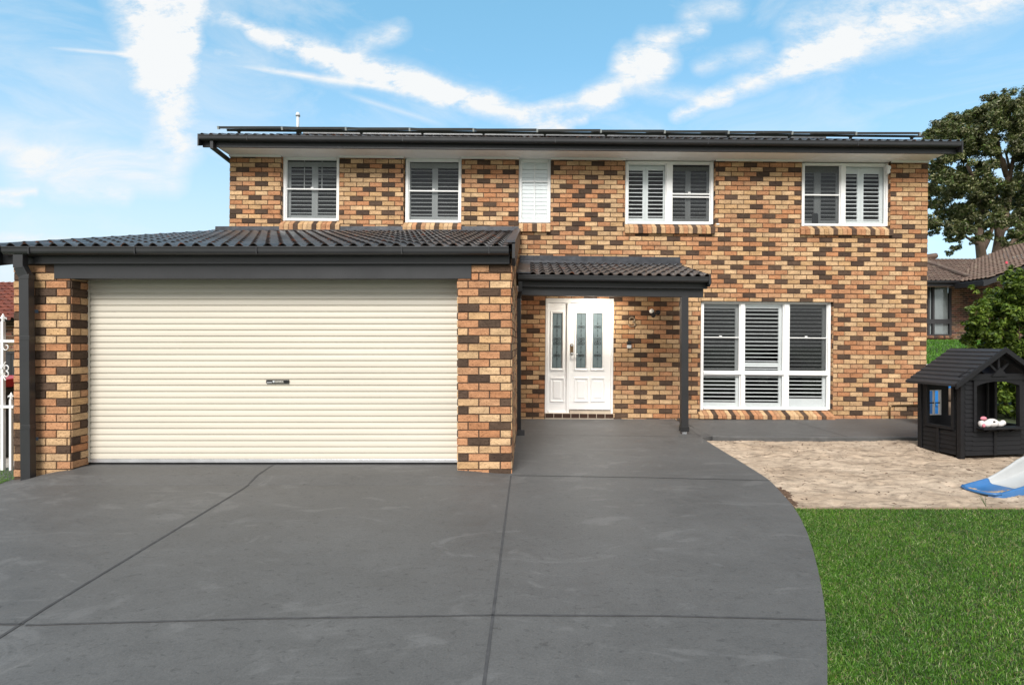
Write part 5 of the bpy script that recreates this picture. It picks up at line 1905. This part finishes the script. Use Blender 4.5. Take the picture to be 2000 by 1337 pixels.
streak((400, 120), (900, 192), 9, 11, 0.74, base=UV, lo=.2, hi=.5)
streak((420, 105), (680, 165), 18, 20, 0.47)
streak((660, 180), (880, 248), 8, 13, 0.54, base=UV, lo=.2, hi=.5)
streak((60, 330), (330, 345), 60, 50, 1.27, tex=wisp2)
streak((0, 290), (280, 300), 45, 36, 0.92, tex=wisp2)
streak((120, 370), (240, 385), 36, 26, 0.81)
streak((0, 372), (70, 372), 16, 12, 1.22)
streak((0, 388), (40, 392), 18, 14, 1.22)
streak((-40, 462), (130, 466), 20, 12, 1.08)
streak((-200, 250), (200, 240), 70, 40, 0.55, tex=wisp2)
tot = masks[0]
for m_ in masks[1:]: tot = t.math('ADD', tot, m_)
front = t.math('GREATER_THAN', sep.outputs[1], .1)
tot = t.math('MULTIPLY', tot, front, clamp=True)
# thin cirrus everywhere
cir = t.ramp(t.noise(t.mapping(D, (1, 1, 3), (0, 0, .4)), 3.2, 7, .64, dist=.9), [(.47, 0.0), (.75, .42)])
tot = t.math('MAXIMUM', tot, t.math('MULTIPLY', cir, t.math('GREATER_THAN', sep.outputs[2], .0)))
# unseen white cloud cover added behind the viewer as soft neutral fill light
rear_fill = t.math('MULTIPLY_ADD', sep.outputs[1], -2.2, .75, clamp=True)
rear_fill = t.math('MULTIPLY', rear_fill, t.ramp(t.noise(t.mapping(D, (1, 1, 2)), 2.4, 6, .6), [(.25, .62), (.65, 1.0)]))
# milky air towards the horizon and to the left
hz = t.math('SUBTRACT', 1.0, t.math('DIVIDE', sep.outputs[2], .46), clamp=True)
hz = t.math('POWER', hz, 1.3)
lf = t.math('MULTIPLY_ADD', sep.outputs[0], -.35, .62, clamp=True)
hz = t.math('MULTIPLY', hz, t.math('ADD', lf, .25), clamp=True)
blue = t.mix(.36, t.mix(1.0, sky.outputs[0], SKY_MUL, 'MULTIPLY'), SKY_ADD)
c = t.mix(hz, blue, HORIZON)
c = t.mix(tot, c, CLOUD)
c = t.mix(rear_fill, c, REAR_FILL)
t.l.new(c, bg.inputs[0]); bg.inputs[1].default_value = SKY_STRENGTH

sl_ = bpy.data.lights.new('sun', 'SUN'); sl_.energy = SUN_E; sl_.angle = math.radians(SUN_ANGLE); sl_.color = (1.0, .965, .915)
so = bpy.data.objects.new('sun', sl_); COL.objects.link(so); so.location = SUN * 40
so.rotation_euler = (-SUN).to_track_quat('-Z', 'Y').to_euler()

cam = bpy.data.cameras.new('camera'); co_ = bpy.data.objects.new('camera', cam); COL.objects.link(co_)
co_.location = (0, 0, HC); co_.rotation_euler = (math.pi / 2, 0, 0)
cam.sensor_width = 36; cam.sensor_fit = 'HORIZONTAL'
cam.lens = F / 2000 * 36
cam.shift_x = -(CX - 1000) / 2000; cam.shift_y = (CY - 668.5) / 2000
cam.clip_start = .05; cam.clip_end = 3000
scene.camera = co_

scene.view_settings.view_transform = 'Standard'; scene.view_settings.look = 'None'
scene.view_settings.exposure = EXPOSURE; scene.view_settings.gamma = 1.0; scene.view_settings.use_curve_mapping = False
scene.render.engine = 'CYCLES'
scene.cycles.max_bounces = 8; scene.cycles.transparent_max_bounces = 16
scene.cycles.use_denoising = True
